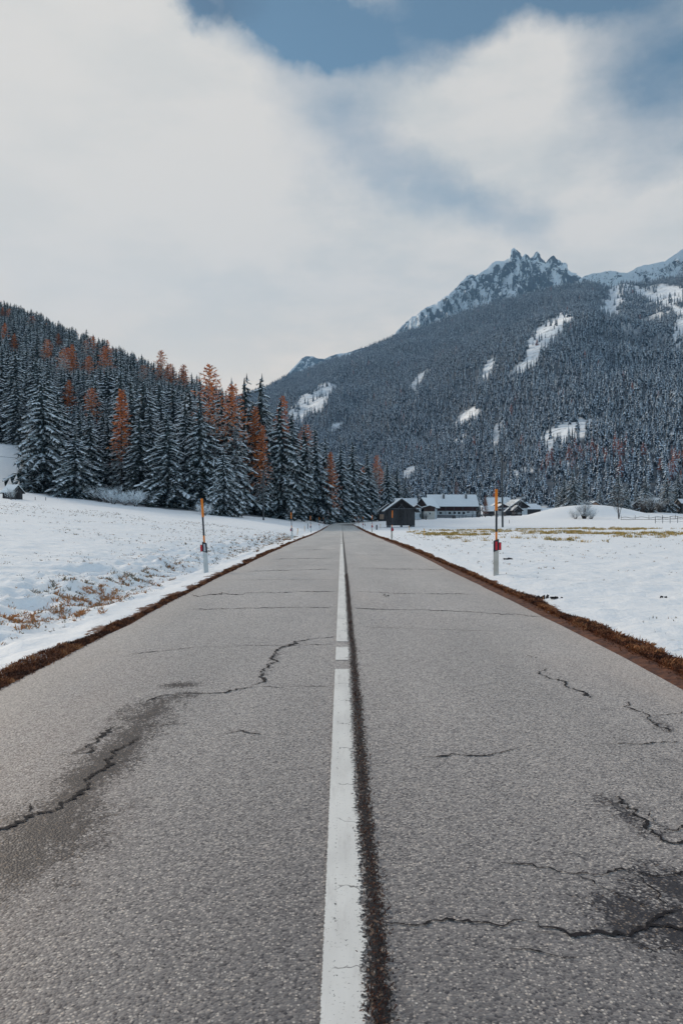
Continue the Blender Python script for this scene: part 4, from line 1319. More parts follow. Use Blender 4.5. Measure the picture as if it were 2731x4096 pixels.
def zone(p, Y):
    row = 'just behind the front row' if Y < 165 else 'a few rows deep' if Y < 190 else 'halfway back' if Y < 225 else 'deep in the wood'
    where = ('above the hillside hut' if p < 200 else 'left of the orange topped larch' if p < 470 else
             'left of the leaning marker' if p < 800 else 'left of the power pole' if p < 1050 else
             'right of the power pole' if p < 1250 else 'above the road end')
    return f'snow dusted spruce {row}, {where}', f'spruces {row}, {where}'
for (Y, X, Z, H, p) in single:
    k = random.random()
    lb, gp = zone(p, Y)
    cr, tr = SPRUCE[random.randrange(len(SPRUCE))]
    plant('spruce_tree', cr, tr, X, Y, H, random.random() * 6.28, lb, 'spruce', gp, z=Z - .05, sx=random.uniform(1.15, 1.5))

# ------------------------------------------------------------------ scattered woods (uncountable)
M_needle_far = mottled('far_spruce_needles', (0.010, 0.018, 0.032), (0.024, 0.038, 0.056), 0.05, 0.9)  # blue tint in the needle colour stands in for some distance haze
M_larch_far = mottled('far_larch_needles', (0.25, 0.095, 0.075), (0.42, 0.17, 0.13), 0.1, 0.9)
def kinds(name, meshes):
    c = bpy.data.collections.new(name)
    for i, me in enumerate(meshes):
        o = bpy.data.objects.new(f'{name}_{i:02d}', me)
        c.objects.link(o)
    return c
def scatter(name, pts, vid, rot, scl, coll, label, cat):
    me = bpy.data.meshes.new(name)
    n = len(pts)
    me.vertices.add(n); me.vertices.foreach_set('co', np.asarray(pts, np.float32).ravel())
    a = me.attributes.new('vid', 'INT', 'POINT'); a.data.foreach_set('value', np.asarray(vid, np.int32))
    a = me.attributes.new('rot', 'FLOAT_VECTOR', 'POINT'); a.data.foreach_set('vector', np.asarray(rot, np.float32).ravel())
    a = me.attributes.new('scl', 'FLOAT_VECTOR', 'POINT'); a.data.foreach_set('vector', np.asarray(scl, np.float32).ravel())
    o = link(name, me)
    tag(o, label, cat, kind='stuff')
    ng = bpy.data.node_groups.new(name + '_scatter', 'GeometryNodeTree')
    ng.interface.new_socket('Geometry', in_out='INPUT', socket_type='NodeSocketGeometry')
    ng.interface.new_socket('Geometry', in_out='OUTPUT', socket_type='NodeSocketGeometry')
    gi = ng.nodes.new('NodeGroupInput'); go = ng.nodes.new('NodeGroupOutput')
    ip = ng.nodes.new('GeometryNodeInstanceOnPoints')
    ci = ng.nodes.new('GeometryNodeCollectionInfo')
    ci.inputs['Collection'].default_value = coll
    ci.inputs['Separate Children'].default_value = True
    ci.inputs['Reset Children'].default_value = True
    def na(nm, t):
        x = ng.nodes.new('GeometryNodeInputNamedAttribute'); x.data_type = t
        x.inputs['Name'].default_value = nm
        return x.outputs[0]
    L = ng.links.new
    L(gi.outputs[0], ip.inputs['Points']); L(ci.outputs[0], ip.inputs['Instance'])
    ip.inputs['Pick Instance'].default_value = True
    L(na('vid', 'INT'), ip.inputs['Instance Index'])
    L(na('rot', 'FLOAT_VECTOR'), ip.inputs['Rotation'])
    L(na('scl', 'FLOAT_VECTOR'), ip.inputs['Scale'])
    L(ip.outputs[0], go.inputs[0])
    md = o.modifiers.new('scatter', 'NODES'); md.node_group = ng
    return o

def join_kind(crown, seed):
    return crown
n = len(rest)
isl = rng.random(n) < 0.03
vid = np.where(isl, 7 + rng.integers(0, 2, n), rng.integers(0, 7, n))
Hs = np.array([t[3] for t in rest]) / HP
wd = Hs * rng.uniform(1.1, 1.45, n)
scatter('hillside_wood', [(t[1], t[0], t[2] - .1) for t in rest], vid, np.stack([np.zeros(n), np.zeros(n), rng.random(n) * 6.28], 1), np.stack([wd, wd, Hs], 1),
        kinds('near_conifer', [s[0] for s in SPRUCE] + [LARCH[0][0], LARCH[1][0]]), 'snow dusted conifer wood covering the upper left hillside', 'wood')

# mountain forest with its clearings
xs = np.concatenate([np.arange(-40, 1500, 8.6)])
pts = []
ys = np.arange(470, 2720, 7.4)
XX, YY = np.meshgrid(np.arange(-700, 1650, 7.2), ys)
XX = XX + rng.uniform(-4, 4, XX.shape); YY = YY + rng.uniform(-4, 4, YY.shape)
PXX = CX + XX * F / YY
d0, d1 = mtn_D(PXX)
T_ = (YY - d0) / (d1 - d0)
m = (PXX > 760) & (PXX < 3100) & (T_ > 0.0) & (T_ < 1.015)
px1, t1 = PXX[m], T_[m]
mxx, myy, mzz = mtn_point(px1, t1)
cf_, thin, qx, qy = clear_field(mxx, myy, mzz)
keep = ((cf_ > 1) | (rng.random(len(qx)) < .05)) & (rng.random(len(qx)) > 0.75 * thin)
mxx, myy, mzz, qx, qy = [a[keep] for a in (mxx, myy, mzz, qx, qy)]
n = len(mxx)
pl = 0.006 + 0.85 * np.exp(-(((qx - 1400) / 130) ** 2 + ((qy - 1062) / 26) ** 2)) * (fbm(mxx / 40, myy / 40, 67, 3) > -0.10) + 0.6 * np.exp(-(((qx - 1545) / 30) ** 2 + ((qy - 1085) / 34) ** 2)) + 0.25 * np.exp(-(((qx - 1260) / 30) ** 2 + ((qy - 1080) / 20) ** 2))
isl = rng.random(n) < pl
vid = np.where(isl, 8 + rng.integers(0, 2, n), rng.integers(0, 8, n))
hs = 0.84 * rng.uniform(0.60, 1.25, n) * (1 + 0.25 * fbm(mxx / 90, myy / 90, 71, 3))
M_frost = mottled('frosted_branches', (0.58, 0.72, 0.86), (0.82, 0.89, 0.95), 0.6, 0.8)  # frost, with the blue of skylit shade put into its colour
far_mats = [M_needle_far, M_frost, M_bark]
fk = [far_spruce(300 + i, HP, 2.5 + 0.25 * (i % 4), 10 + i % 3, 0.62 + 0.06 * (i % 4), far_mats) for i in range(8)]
fk += [far_spruce(320 + i, HP * .85, 4.6, 9, 0.45, [M_larch_far, M_frost, M_twig]) for i in range(2)]
wdt = hs * rng.uniform(0.85, 1.2, n)
scatter('mountain_forest', np.stack([mxx, myy, mzz - 0.3], 1), vid, np.stack([np.zeros(n), np.zeros(n), rng.random(n) * 6.28], 1), np.stack([wdt, wdt, hs], 1),
        kinds('far_conifer', fk), 'frosted conifer forest covering the mountain on the right', 'forest')
print('TREES', len(spec), len(single), len(rest), n)

# ================================================================== ROADSIDE THINGS
def post_parts(side):
    """delineator with snow pole; side=+1 as on the right verge, -1 mirrored for the left verge"""
    sg = side
    def mx(p): return [(x * sg, z) for x, z in p]
    parts = []
    w = 0.06
    b = MB()
    # flat-fronted hollow blade: front face, rounded flanks, narrower back
    def blade(z0l, z0r, z1l, z1r, grow, mat_):
        q = MB()
        prof = [(-w, -0.045), (-w * .8, -0.058), (w * .8, -0.058), (w, -0.045), (w * .45, 0.05), (-w * .45, 0.05)]
        prof = [(x * (1 + grow), y * (1 + grow)) for x, y in prof]
        vs = []
        for k in (0, 1):
            for x, y in prof:
                f = (x / (w * (1 + grow)) + 1) / 2
                z = (z0l + (z0r - z0l) * f) if k == 0 else (z1l + (z1r - z1l) * f)
                vs.append((x * sg, y, z))
        n = len(prof)
        fs = [tuple(range(n))[::-1] if sg > 0 else tuple(range(n)), tuple(range(n, 2 * n)) if sg > 0 else tuple(range(2 * n - 1, n - 1, -1))]
        for i in range(n):
            f_ = (i, (i + 1) % n, (i + 1) % n + n, i + n)
            fs.append(f_ if sg > 0 else f_[::-1])
        q.add(vs, fs)
        return q
    base = blade(-0.25, -0.25, 0.545, 0.590, 0.0, None)
    collar = blade(0.530, 0.577, 0.775, 0.830, 0.03, None)
    refl = MB(); refl.box((0.002 * sg, -0.062, 0.672), (0.046, 0.008, 0.19))
    plate = MB(); plate.box((0.090 * sg, -0.030, 0.663), (0.058, 0.016, 0.178))
    pref = MB(); pref.box((0.091 * sg, -0.041, 0.663), (0.043, 0.008, 0.160))
    pole = MB()
    pole.tube([(0.014 * sg, 0, 0.70), (0.014 * sg, 0, 0.985)], 0.024, 12)
    band = MB(); band.tube([(0.014 * sg, 0, 0.985), (0.014 * sg, 0, 1.475)], 0.024, 12)
    sleeve = MB(); sleeve.tube([(0.010 * sg, 0, 1.470), (0.010 * sg, 0, 1.955)], 0.032, 12)
    cap = MB(); cap.tube([(0.010 * sg, 0, 1.955), (0.010 * sg, 0, 1.968)], 0.032, 12)
    return base, collar, refl, plate, pref, pole, band, sleeve, cap
def make_post(side):
    base, collar, refl, plate, pref, pole, band, sleeve, cap = post_parts(side)
    e = empty('roadside_marker', (0, 0, 0))
    bo = base.build('base', M_beige if side > 0 else M_white, e)
    co = collar.build('collar', M_black, e)
    ro = refl.build('reflector', M_red if side > 0 else M_grey, co)
    tag(ro, 'red reflector' if side > 0 else 'pale grey reflector')
    po = plate.build('side_plate', M_black, co)
    pr = pref.build('side_reflector', M_red, e)
    pl = pole.build('snow_pole', M_orange, e)
    band.build('black_band', M_black, pl)
    so_ = sleeve.build('orange_sleeve', M_orange, pl)
    cap.build('pole_cap', M_black, pl)
    return e
def place_post(e, x, d, label, lean=(0, 0), rz=0.0, h=1.0):
    X = (x - CX) * d / F
    e.location = (X, d, gz(X, d) - 0.01)
    e.rotation_euler = (R(lean[0]), R(lean[1]), R(rz))
    e.scale = (1, 1, h)
    tag(e, label, 'road marker', 'snow pole markers along the road')
pr0, pl0 = make_post(1), make_post(-1)
for i, (x, d, lean, lb) in enumerate([
        (1981, 17.0, (0, 0.2), 'nearest right roadside marker, orange and black pole, beige base, red reflectors'),
        (1566, 51, (0, 1.0), 'right roadside marker standing in front of the dark hay hut'),
        (1487, 86, (0, .4), 'third right roadside marker, beside the small dark grey box'),
        (1451, 122, (0, .5), 'fourth marker along the right verge, left of the small dark grey box'),
        (1434, 158, (0, 0), 'fifth marker along the right verge, near the damp patch on the road'),
        (1421, 197, (0, .5), 'last marker on the right verge, at the inside of the bend')]):
    e = pr0 if i == 0 else dup(pr0)
    place_post(e, x, d, lb, lean)
for i, (x, d, lean, lb) in enumerate([
        (827, 19.6, (0, -3.4), 'nearest left roadside marker leaning left, pale base, grey reflector'),
        (1169, 55, (0, -2.4), 'second left roadside marker, leaning slightly, in front of the dark spruces'),
        (1244, 88, (0, -2.0), 'third marker along the left verge, beside the grassy bank'),
        (1278, 125, (0, -1.5), 'fourth marker along the left verge'),
        (1295, 163, (0, -3), 'fifth marker along the left verge, slightly crooked'),
        (1310, 198, (0, -1), 'sixth marker along the left verge, before the road bends'),
        (1343, 236, (0, 0), 'outer marker where the bend begins, beyond the centre line'),
        (1397, 252, (0, 0), 'outer marker in the bend, left of the metal railing'),
        (1446, 296, (0, 0), 'outer marker in the bend in front of the metal railing'),
        (1474, 318, (0, 0), 'outer marker in the bend, right end of the metal railing'),
        (1494, 334, (0, 0), 'farthest outer marker in the bend, below the snowy bank')]):
    e = pl0 if i == 0 else dup(pl0)
    place_post(e, x, d, lb, lean)

# yellow survey stakes and small dark stakes
def make_stake(h, r, mat):
    e = empty('yellow_stake', (0, 0, 0))
    s_ = MB(); s_.tube([(0, 0, -.2), (0, 0, h * .5), (0.004, 0, h)], [r, r, r * .92], 8)
    s_.build('stake', mat, e)
    t_ = MB(); t_.box((-r * 1.0, 0, h - 0.01), (r * 4.2, r * 1.6, 0.028)); t_.build('stake_cap', M_tan, e)
    return e
st0 = make_stake(0.66, 0.028, M_yellow)
for i, (x, d, ly, lb) in enumerate([
        (1698, 56, -4, 'yellow stake in the snow, nearest one right of the road'),
        (1638, 84, -7, 'yellow stake leaning left in front of the hay hut corner'),
        (1521, 118, 0, 'small yellow stake left of the hay hut'),
        (1189, 72, 5, 'yellow stake left of the third left roadside marker'),
        (1218, 92, 0, 'short yellow stake on the left bank, behind another')]):
    e = st0 if i == 0 else dup(st0)
    X = (x - CX) * d / F
    e.location = (X, d, gz(X, d)); e.rotation_euler = (0, R(ly), 0)
    tag(e, lb, 'stake', 'yellow stakes in the snow')
def dark_stake(x, d, h, lb, r=0.05, lean=0):
    X = (x - CX) * d / F
    s_ = MB(); s_.tube([(0, 0, -.3), (0.01, 0, h * .6), (0, 0.01, h)], [r, r, r * .8], 7)
    o = s_.build('field_stake', M_fence)
    o.location = (X, d, gz(X, d)); o.rotation_euler = (0, R(lean), 0)
    tag(o, lb, 'stake', 'dark stakes in the snowfields')
for a in [(118, 86, 0.42, 'tallest dark stake on the left meadow crest, right of the small hut'), (142, 118, .55, 'dark stake in the shaded snow, just right of the small hut'),
          (184, 120, .55, 'dark stake in the shaded snow, midway between small hut and front spruces'), (231, 128, .8, 'dark stake by the foot of the bushy front spruce'),
          (62, 112, .4, 'short dark stake in front of the small hut'), (2035, 150, 0.75, 'lone dark stake on the right snowfield near the power pole'),
          (1231, 110, .75, 'dark stake on the left bank behind the third left marker'), (1460, 150, .6, 'leaning dark stake near the fourth right marker', .05, -8)]:
    dark_stake(*a)

# slate coloured marker box right of the road
X = (1506 - CX) * 106 / F
q = MB(); q.box((0, 0, 0.30), (0.20, 0.10, 0.75), taper=0.96)
e = empty('marker_box', (X, 106, gz(X, 106)))
q.build('cabinet', M_darkbox, e)
q = MB(); q.box((0, 0, 0.69), (0.215, 0.115, 0.03)); q.build('lid', M_snow, e)
tag(e, 'small upright dark grey box in the snow left of the hay hut', 'marker box')

# ------------------------------------------------------------------ power poles and lines
def power_pole(x, d, h, lb, arm=True, lean=0.0):
    X = (x - CX) * d / F
    e = empty('power_pole', (X, d, gz(X, d)))
    e.rotation_euler = (0, R(lean), 0)
    p_ = MB(); p_.tube([(0, 0, -.6), (0, 0, h * .5), (0, 0, h)], [0.15, 0.125, 0.10], 10); p_.build('pole', M_pole, e)
    a_ = MB(); a_.box((0, -.14, h - .35), (0.9, 0.09, 0.09)); a_.build('crossarm', M_pole, e)
    for sx in (-.38, .38):
        i_ = MB(); i_.tube([(sx, -.14, h - .31), (sx, -.14, h - .22), (sx, -.14, h - .12)], [.03, .05, .03], 8); i_.build('insulator', M_white, e)
    tag(e, lb, 'power pole')
    return (X, d, e.location.z + h - 0.15)
P1 = power_pole(1054, 122, 8.3, 'bare wooden power pole in front of the dark spruces, left of the road')
P2 = power_pole(2009, 108, 10.6, 'tall wooden power pole behind the nearest right roadside marker', lean=-0.6)
P3 = (28.0, 420.0, gz(28, 420) + 7.5)
P0 = (-86.0, 116.0, gz(-86, 116) + 8.0)
def wire(a, b, sag, r, lb):
    n = 28
    pts = []
    for i in range(n + 1):
        t = i / n
        pts.append((a[0] + (b[0] - a[0]) * t, a[1] + (b[1] - a[1]) * t, a[2] + (b[2] - a[2]) * t - sag * 4 * t * (1 - t)))
    w_ = MB(); w_.tube(pts, r, 5)
    tag(w_.build('overhead_wire', M_wire), lb, 'wire', 'overhead wires')
wire((P1[0] - .38, P1[1] - .14, P1[2]), (P0[0], P0[1], P0[2]), 1.3, 0.028, 'overhead wire sagging across the front of the left wood')
wire((P1[0] + .38, P1[1] - .14, P1[2]), P3, 2.5, 0.03, 'overhead wire running from the left power pole towards the farm')
P4 = (120.0, 170.0, EYE + (CY - 1945) * 170 / F + 1.0)
wire((P2[0] + .38, P2[1] - .14, P2[2] - 2.0), (120, 235, EYE + (CY - 1950) * 235 / F), 1.2, 0.03, 'overhead wire running right from the tall pole in front of the mountain')

# ================================================================== BUILDINGS
def prism_roof(mb, w, y0, y1, he, hr, over, th, lift=0.0, mat=0, half=None):
    """two sloping slabs meeting at the ridge (ridge along local y)"""
    sl = (hr - he) / (w / 2)
    for sg in (-1, 1):
        if half and sg != half: continue
        xo = (w / 2 + over) * sg; zo = hr - sl * (w / 2 + over)
        k = th * math.sqrt(1 + sl * sl)
        poly = [(0, hr + lift), (xo, zo + lift), (xo, zo + lift + k), (0, hr + lift + k)]
        if sg < 0: poly = poly[::-1]
        mb.prism(poly, 'y', y0, y1, mat)

def house(name, label, cat, x, ybase, d, yaw, w, l, he, hr, wall, gable, over=0.6, gover=0.6, th=0.16, snow=0.22, wins=(), group=None, upper=None, z=None, roof_mat=None):
    """gabled building. local: front gable at y=0 facing -y, ridge along +y. wins: (face,u,z,w,h,shutters)"""
    X = (x - CX) * d / F
    zz = gz(X, d) if z is None else z
    e = empty(name, (X, d, zz), R(yaw))
    tag(e, label, cat, group)
    m_ = MB(); m_.box((0, l / 2, (he - 1.0) / 2), (w, l, he + 1.0)); wo_ = m_.build('wall', wall, e)
    g_ = MB()
    g_.prism([(-w / 2, he), (w / 2, he), (0, hr)], 'y', 0.0, l, 0); g_.build('gable', gable, e)
    if upper:  # boarded upper storey set a little proud
        u_ = MB(); u_.box((0, l / 2, (upper + he) / 2), (w + .10, l + .10, he - upper)); u_.build('upper_storey', gable, e)
    r_ = MB(); prism_roof(r_, w, -gover, l + gover, he, hr, over, th, 0.012); ro = r_.build('roof', roof_mat or M_roofwood, e)
    s_ = MB(); prism_roof(s_, w, -gover + .05, l + gover - .05, he, hr, over - .04, snow, 0.012 + th * math.sqrt(1 + ((hr - he) / (w / 2)) ** 2) + .004)
    so_ = s_.build('roof_snow', M_snow, ro)
    for wd in wins:
        f, u_, zc, ww, wh = wd[:5]
        fr = MB(); gl = MB(); sh = MB()
        def put_(mb, du, dz, dw, dh, out, t):
            if f == 'f': mb.box((u_ + du, -out, zc + dz), (dw, t, dh))
            elif f == 'l': mb.box((-w / 2 - out, u_ + du, zc + dz), (t, dw, dh))
            else: mb.box((w / 2 + out, u_ + du, zc + dz), (t, dw, dh))
        off = 0.06 if (upper and zc > upper) else 0.0
        put_(fr, 0, 0, ww + .22, wh + .22, 0.03 + off, 0.08); put_(gl, 0, 0, ww, wh, 0.075 + off, 0.03)
        fo = fr.build('window', M_beam if len(wd) < 6 or wd[5] != 'white' else M_plaster, e); gl.build('pane', M_glass, fo)
        if len(wd) > 5 and wd[5] == 'red':
            for sg in (-1, 1):
                s2 = MB(); put_(s2, sg * (ww * .5 + .36), 0, .5, wh + .15, 0.045 + off, 0.06); s2.build('shutter', M_shutter, fo)
    return e, ro

# ---- hay hut by the road
HD = 125.0
X = (1605 - CX) * HD / F
zb = EYE + (CY - 2107) * HD / F
hut = empty('hay_hut', (X, HD, zb))
tag(hut, 'dark weathered wooden hay hut with a gabled roof beside the road', 'hut')
W_, L_, HE, HRR, ZF = 4.46, 5.2, 2.92, 4.52, 0.30
def board_wall(u0, u1, z0, z1, fn, seed, wid=0.20):
    r = random.Random(seed)
    mb = MB(); u = u0
    while u < u1 - .02:
        bw = min(wid * r.uniform(.8, 1.25), u1 - u)
        fn(mb, u, u + bw - 0.012, z0 - r.uniform(0, .05), z1, r.uniform(0, .02))
        u += bw
    return mb
core = MB(); core.box((0, L_ / 2, (ZF + HE) / 2 + .02), (W_ - .12, L_ - .12, HE - ZF - .1)); 
wf = board_wall(-W_ / 2, W_ / 2, ZF, HE, lambda mb, a, b, z0, z1, o: mb.box(((a + b) / 2, -.0 - o, (z0 + z1) / 2), (b - a, .06, z1 - z0)), 1)
for sgn in (-1, 1):
    ws_ = board_wall(0.04, L_, ZF, HE, lambda mb, a, b, z0, z1, o, s=sgn: mb.box((s * (W_ / 2 + o - .03), (a + b) / 2, (z0 + z1) / 2), (.06, b - a, z1 - z0)), 2 + sgn)
    wf.v_off = len(wf.v)
    wf.add(ws_.v, ws_.f)
wf.add(core.v, core.f)
wf.build('wall', M_hut, hut)
g_ = MB(); g_.prism([(-W_ / 2, HE), (W_ / 2, HE), (0, HRR - .03)], 'y', .12, L_ - .05); g_.build('gable', M_hutdark, hut)
r_ = MB(); prism_roof(r_, W_, -.75, L_ + .7, HE, HRR, .78, .13, 0.02); ro = r_.build('roof', M_roofwood, hut)
s_ = MB(); prism_roof(s_, W_, -.72, L_ + .6, HE, HRR, .74, .10, 0.02 + .13 * 1.24 + .004, half=-1); s_.build('roof_snow', M_snow, ro)
s_ = MB(); prism_roof(s_, W_, .3, L_ + .6, HE, HRR, .55, .04, 0.02 + .13 * 1.24 + .004, half=1); s_.build('roof_snow', M_snow, ro)
for sg in (-1, 1):
    sl_ = (HRR - HE) / (W_ / 2)
    b_ = MB(); b_.beam((0.0, -.77, HRR + .04), (sg * (W_ / 2 + .80), -.77, HRR + .04 - sl_ * (W_ / 2 + .80)), .04, .20); b_.build('bargeboard', M_hut, ro)
b_ = MB(); b_.box((0, -.06, HE + .10), (W_ + .5, .14, .15)); b_.build('tie_beam', M_beam, hut)
for sg in (-1, 1):
    b_ = MB(); b_.beam((sg * .52, -.04, HE + .16), (-sg * .22, -.04 - .02 * sg, HE + .92), .08, .09); b_.build('brace', M_beam, hut)
b_ = MB(); b_.box((0, -.045, HE + .62), (.12, .09, 1.25)); b_.build('king_post', M_hut, hut)
lv = MB()
for k in range(11):
    lv.box((-.08, -.075, 1.20 + k * .158), (.98, .05, .115), rot=Matrix.Rotation(R(24), 3, 'X'))
lv.box((-.60, -.06, 2.02), (.07, .09, 1.75)); lv.box((.44, -.06, 2.02), (.07, .09, 1.75))
lv.build('louvre_panel', M_hut, hut)
for (sx, sy, s_) in ((-1.95, .25, .42), (0.0, .25, .34), (1.95, .25, .46), (-1.95, 4.8, .42), (1.95, 4.8, .42)):
    st_ = MB(); st_.box((sx, sy, -.05), (s_ * 1.2, s_, .66), taper=.88); st_.build('foundation_stone', M_stone, hut)
b_ = MB(); b_.box((0, .12, ZF - .02), (W_ + .05, .16, .13)); b_.box((0, L_ - .2, ZF - .02), (W_ + .05, .16, .13)); b_.build('sill_beam', M_hutdark, hut)

# ---- small hillside hut, far left
e, ro = house('hillside_hut', 'small grey wooden hut with snowy roof on the left hillside edge', 'hut', 71, 0, 116, 62, 1.9, 2.2, 1.15, 2.05, M_hut, M_hut, over=.3, gover=.25, th=.08, snow=.11)
d_ = MB(); d_.box((0.1, -.04, .5), (.7, .06, 1.0)); d_.build('door', M_hutdark, e)

# ---- big farm barn: long eave side towards the road
BD = 322.0
bx = (1716 - CX) * BD / F
bw, bl = 11.0, 20.0
bz = EYE + (CY - 2066) * BD / F
barn = empty('farm_barn', (bx + 20.3, BD + bw / 2, bz), R(90))
tag(barn, 'long farm barn with big snow covered roof, dark boards above a white ground floor', 'barn')
def L2(xa, za): return xa
# local: x across (bw), +y from right end to left end (after 90 deg turn local +y -> -x world); left face = local -x -> world -y (towards road)
HEb, HRb = 4.95, 9.0
m_ = MB(); m_.box((0, bl / 2, .9), (bw - .6, bl - .4, 3.2)); m_.build('ground_floor', M_plaster, barn)
m_ = MB(); m_.box((0, bl / 2, (2.35 + HEb) / 2 + .04), (bw - .3, bl - .1, HEb - 2.35)); m_.build('upper_storey', M_redwood, barn)
m_ = MB(); m_.prism([(-bw / 2, HEb), (bw / 2, HEb), (0, HRb)], 'y', .1, bl - .1); m_.build('gable', M_redwood, barn)
r_ = MB(); prism_roof(r_, bw, -.9, bl + .9, HEb, HRb, 1.3, .18, .012); ro = r_.build('roof', M_roofwood, barn)
s_ = MB(); prism_roof(s_, bw, -.85, bl + .85, HEb, HRb, 1.26, .28, .012 + .18 * 1.24 + .004); s_.build('roof_snow', M_snow, ro)
for yy2 in (bl - 6.3, bl - 16.0):
    c_ = MB(); c_.box((-2.2, yy2, 8.6), (.75, .75, 1.9)); c_.box((-2.2, yy2, 9.58), (1.0, 1.0, .08)); co = c_.build('chimney', M_chim, ro)
    c_ = MB(); c_.box((-2.2, yy2, 9.72), (.9, .9, .16)); c_.build('chimney_snow', M_snow, co)
for k, yy2 in enumerate((bl - 3.0, bl - 6.6, bl - 10.2, bl - 13.9, bl - 18.2)):
    p_ = MB(); xq = -bw / 2 - .9
    p_.box((xq, yy2, 2.0), (.2, .2, 5.2)); p_.beam((xq, yy2, 3.7), (xq, yy2 - .95, 4.55), .12, .12); p_.beam((xq, yy2, 3.7), (xq, yy2 + .95, 4.55), .12, .12); p_.box((xq, yy2, 4.62), (.2, 2.4, .16))
    p_.build('timber_post', M_beam, barn)
for (yy2, zc, ww, wh) in ((bl - 2.6, .75, .8, .5), (bl - 4.6, 1.5, .85, .75), (bl - 8.5, 1.5, .9, .8), (bl - 10.6, 1.55, .9, .75), (bl - 12.5, 1.5, .9, .8), (bl - 14.5, 1.5, .9, .8), (bl - 16.4, 1.9, .9, .35)):
    fr = MB(); fr.box((-bw / 2 + .27, yy2, zc), (.08, ww + .2, wh + .2)); fo = fr.build('window', M_chim, barn)
    gl = MB(); gl.box((-bw / 2 + .22, yy2, zc), (.04, ww, wh)); gl.build('pane', M_glass, fo)
r_ = MB(); r_.box((-bw / 2 - 1.8, bl - 6.0, .25), (.5, 8.6, 1.1)); r_.build('loading_wall', M_stone, barn)
r_ = MB(); r_.box((-bw / 2 - 1.8, bl - 6.0, .84), (.6, 8.7, .09)); r_.build('wall_snow', M_snow, barn)

# ---- farmhouse joined to the barn, gable turned to the left
e, ro = house('farmhouse', 'white farmhouse with steep snowy roof and dark timber gable, left of the big barn', 'house', 1689, 0, 316, -44, 6.2, 6.0, 4.3, 7.6, M_plaster, M_brownwood, over=.9, gover=.9, wins=(('f', -1.4, 3.1, .7, .9), ('f', 0.2, 3.1, .6, 1.0), ('f', 1.1, .9, .6, 1.6), ('f', -2.2, .9, .7, .9)), z=bz - .1)
b_ = MB(); b_.box((-.6, -.75, 2.2), (3.4, 1.0, .12)); b_.box((-.6, -1.22, 2.65), (3.4, .07, .8)); b_.build('balcony', M_hutdark, e)
e, ro = house('farm_annex', 'low white annex with a small dark window beside the hay hut, left of the farmhouse', 'house', 1667, 0, 312, 0, 3.4, 6.0, 3.9, 5.0, M_plaster, M_brownwood, over=.7, gover=.4, wins=(('f', .3, 2.9, .75, .85), ('f', 1.35, .7, .3, 1.4)), z=bz - .3)
e, ro = house('cream_annex', 'small cream outbuilding with one red framed window between farmhouse and barn', 'outbuilding', 1717, 0, 311, 0, 4.4, 5.0, 3.9, 4.5, M_cream, M_brownwood, over=.4, gover=.7, upper=2.3, wins=(('f', .15, 1.35, .55, .75, 'white'),), z=bz - .1)
house('far_barn', 'distant snowy roof peeking between the hay hut and the farmhouse', 'barn', 1663, 0, 372, 90, 8.0, 13, 4.6, 8.2, M_brownwood, M_brownwood, over=.6, z=bz + .2)

# ---- lean-to shed left of the hay hut
e, ro = house('roadside_shed', 'grey shed with tan door bay and sloping snowy roof, left of the hay hut', 'shed', 1552, 0, 300, 0, 7.4, 7, 3.2, 6.0, M_hut, M_hut, over=1.0, gover=.5, snow=.14, z=EYE + (CY - 2077) * 300 / F)
b_ = MB(); b_.box((-2.6, -.06, 1.0), (1.7, .08, 2.0)); b_.build('door', M_tan, e)
l_ = MB(); l_.prism([(-3.7, 2.7), (-6.1, 1.7), (-6.1, 1.9), (-3.7, 2.9)][::-1], 'y', -.3, 5); lo = l_.build('lean_to_roof', M_roofwood, e)
l_ = MB(); l_.prism([(-3.7, 2.91), (-6.1, 1.91), (-6.1, 2.07), (-3.7, 3.07)][::-1], 'y', -.28, 5); l_.build('roof_snow', M_snow, lo)
l_ = MB(); l_.box((-4.7, 2.5, .7), (2.0, 4.6, 2.2)); l_.build('lean_to_wall', M_hutdark, e)

# ---- hamlet right of the barn
hz_ = EYE + (CY - 2048) * 380 / F
house('snow_roofed_farmstead', 'large farmstead with a broad white roof behind the nearest right roadside marker', 'house', 2034, 0, 420, 90, 11, 12.5, 4.2, 8.2, M_brownwood, M_brownwood, over=1, z=hz_ - .4)
house('white_chalet', 'white chalet with red gable and red shuttered windows behind the tall pole', 'house', 2011, 0, 372, 4, 6.2, 8, 3.0, 4.7, M_plaster, M_redwood, over=1.1, gover=.9, wins=(('f', -1.5, 1.9, .7, .8, 'red'), ('f', 1.2, 1.9, .7, .8, 'red')), z=hz_ - .9)
house('brown_gabled_cottage', 'small brown cottage with a chimney left of the white chalet', 'house', 1996, 0, 385, 0, 5.0, 6, 4.0, 5.6, M_brownwood, M_brownwood, over=.8, z=hz_ - .5)
house('low_shed', 'low snow roofed shed left of the white chalet', 'shed', 1974, 0, 366, 90, 4, 5, 1.7, 3.1, M_hut, M_hut, over=.5, z=hz_ - .6)
house('low_shed', 'flat snow covered outhouse behind the farm fence', 'shed', 1968, 0, 352, 90, 3, 4, 1.2, 1.9, M_hutdark, M_hutdark, over=.4, z=hz_ - 1.0)
house('dark_gabled_barn', 'large dark gabled barn with a white side wall, right of the white chalet', 'barn', 2076, 0, 392, 12, 9.0, 9, 3.6, 6.6, M_plaster, M_hutdark, over=1.2, gover=1.0, upper=2.4, z=hz_ - .4)
house('garden_pavilion', 'small dark open pavilion in front of the dark gabled barn', 'pavilion', 2069, 0, 362, 4, 4.2, 4, 1.9, 3.7, M_hutdark, M_hutdark, over=.7, snow=.14, z=hz_ - .9)
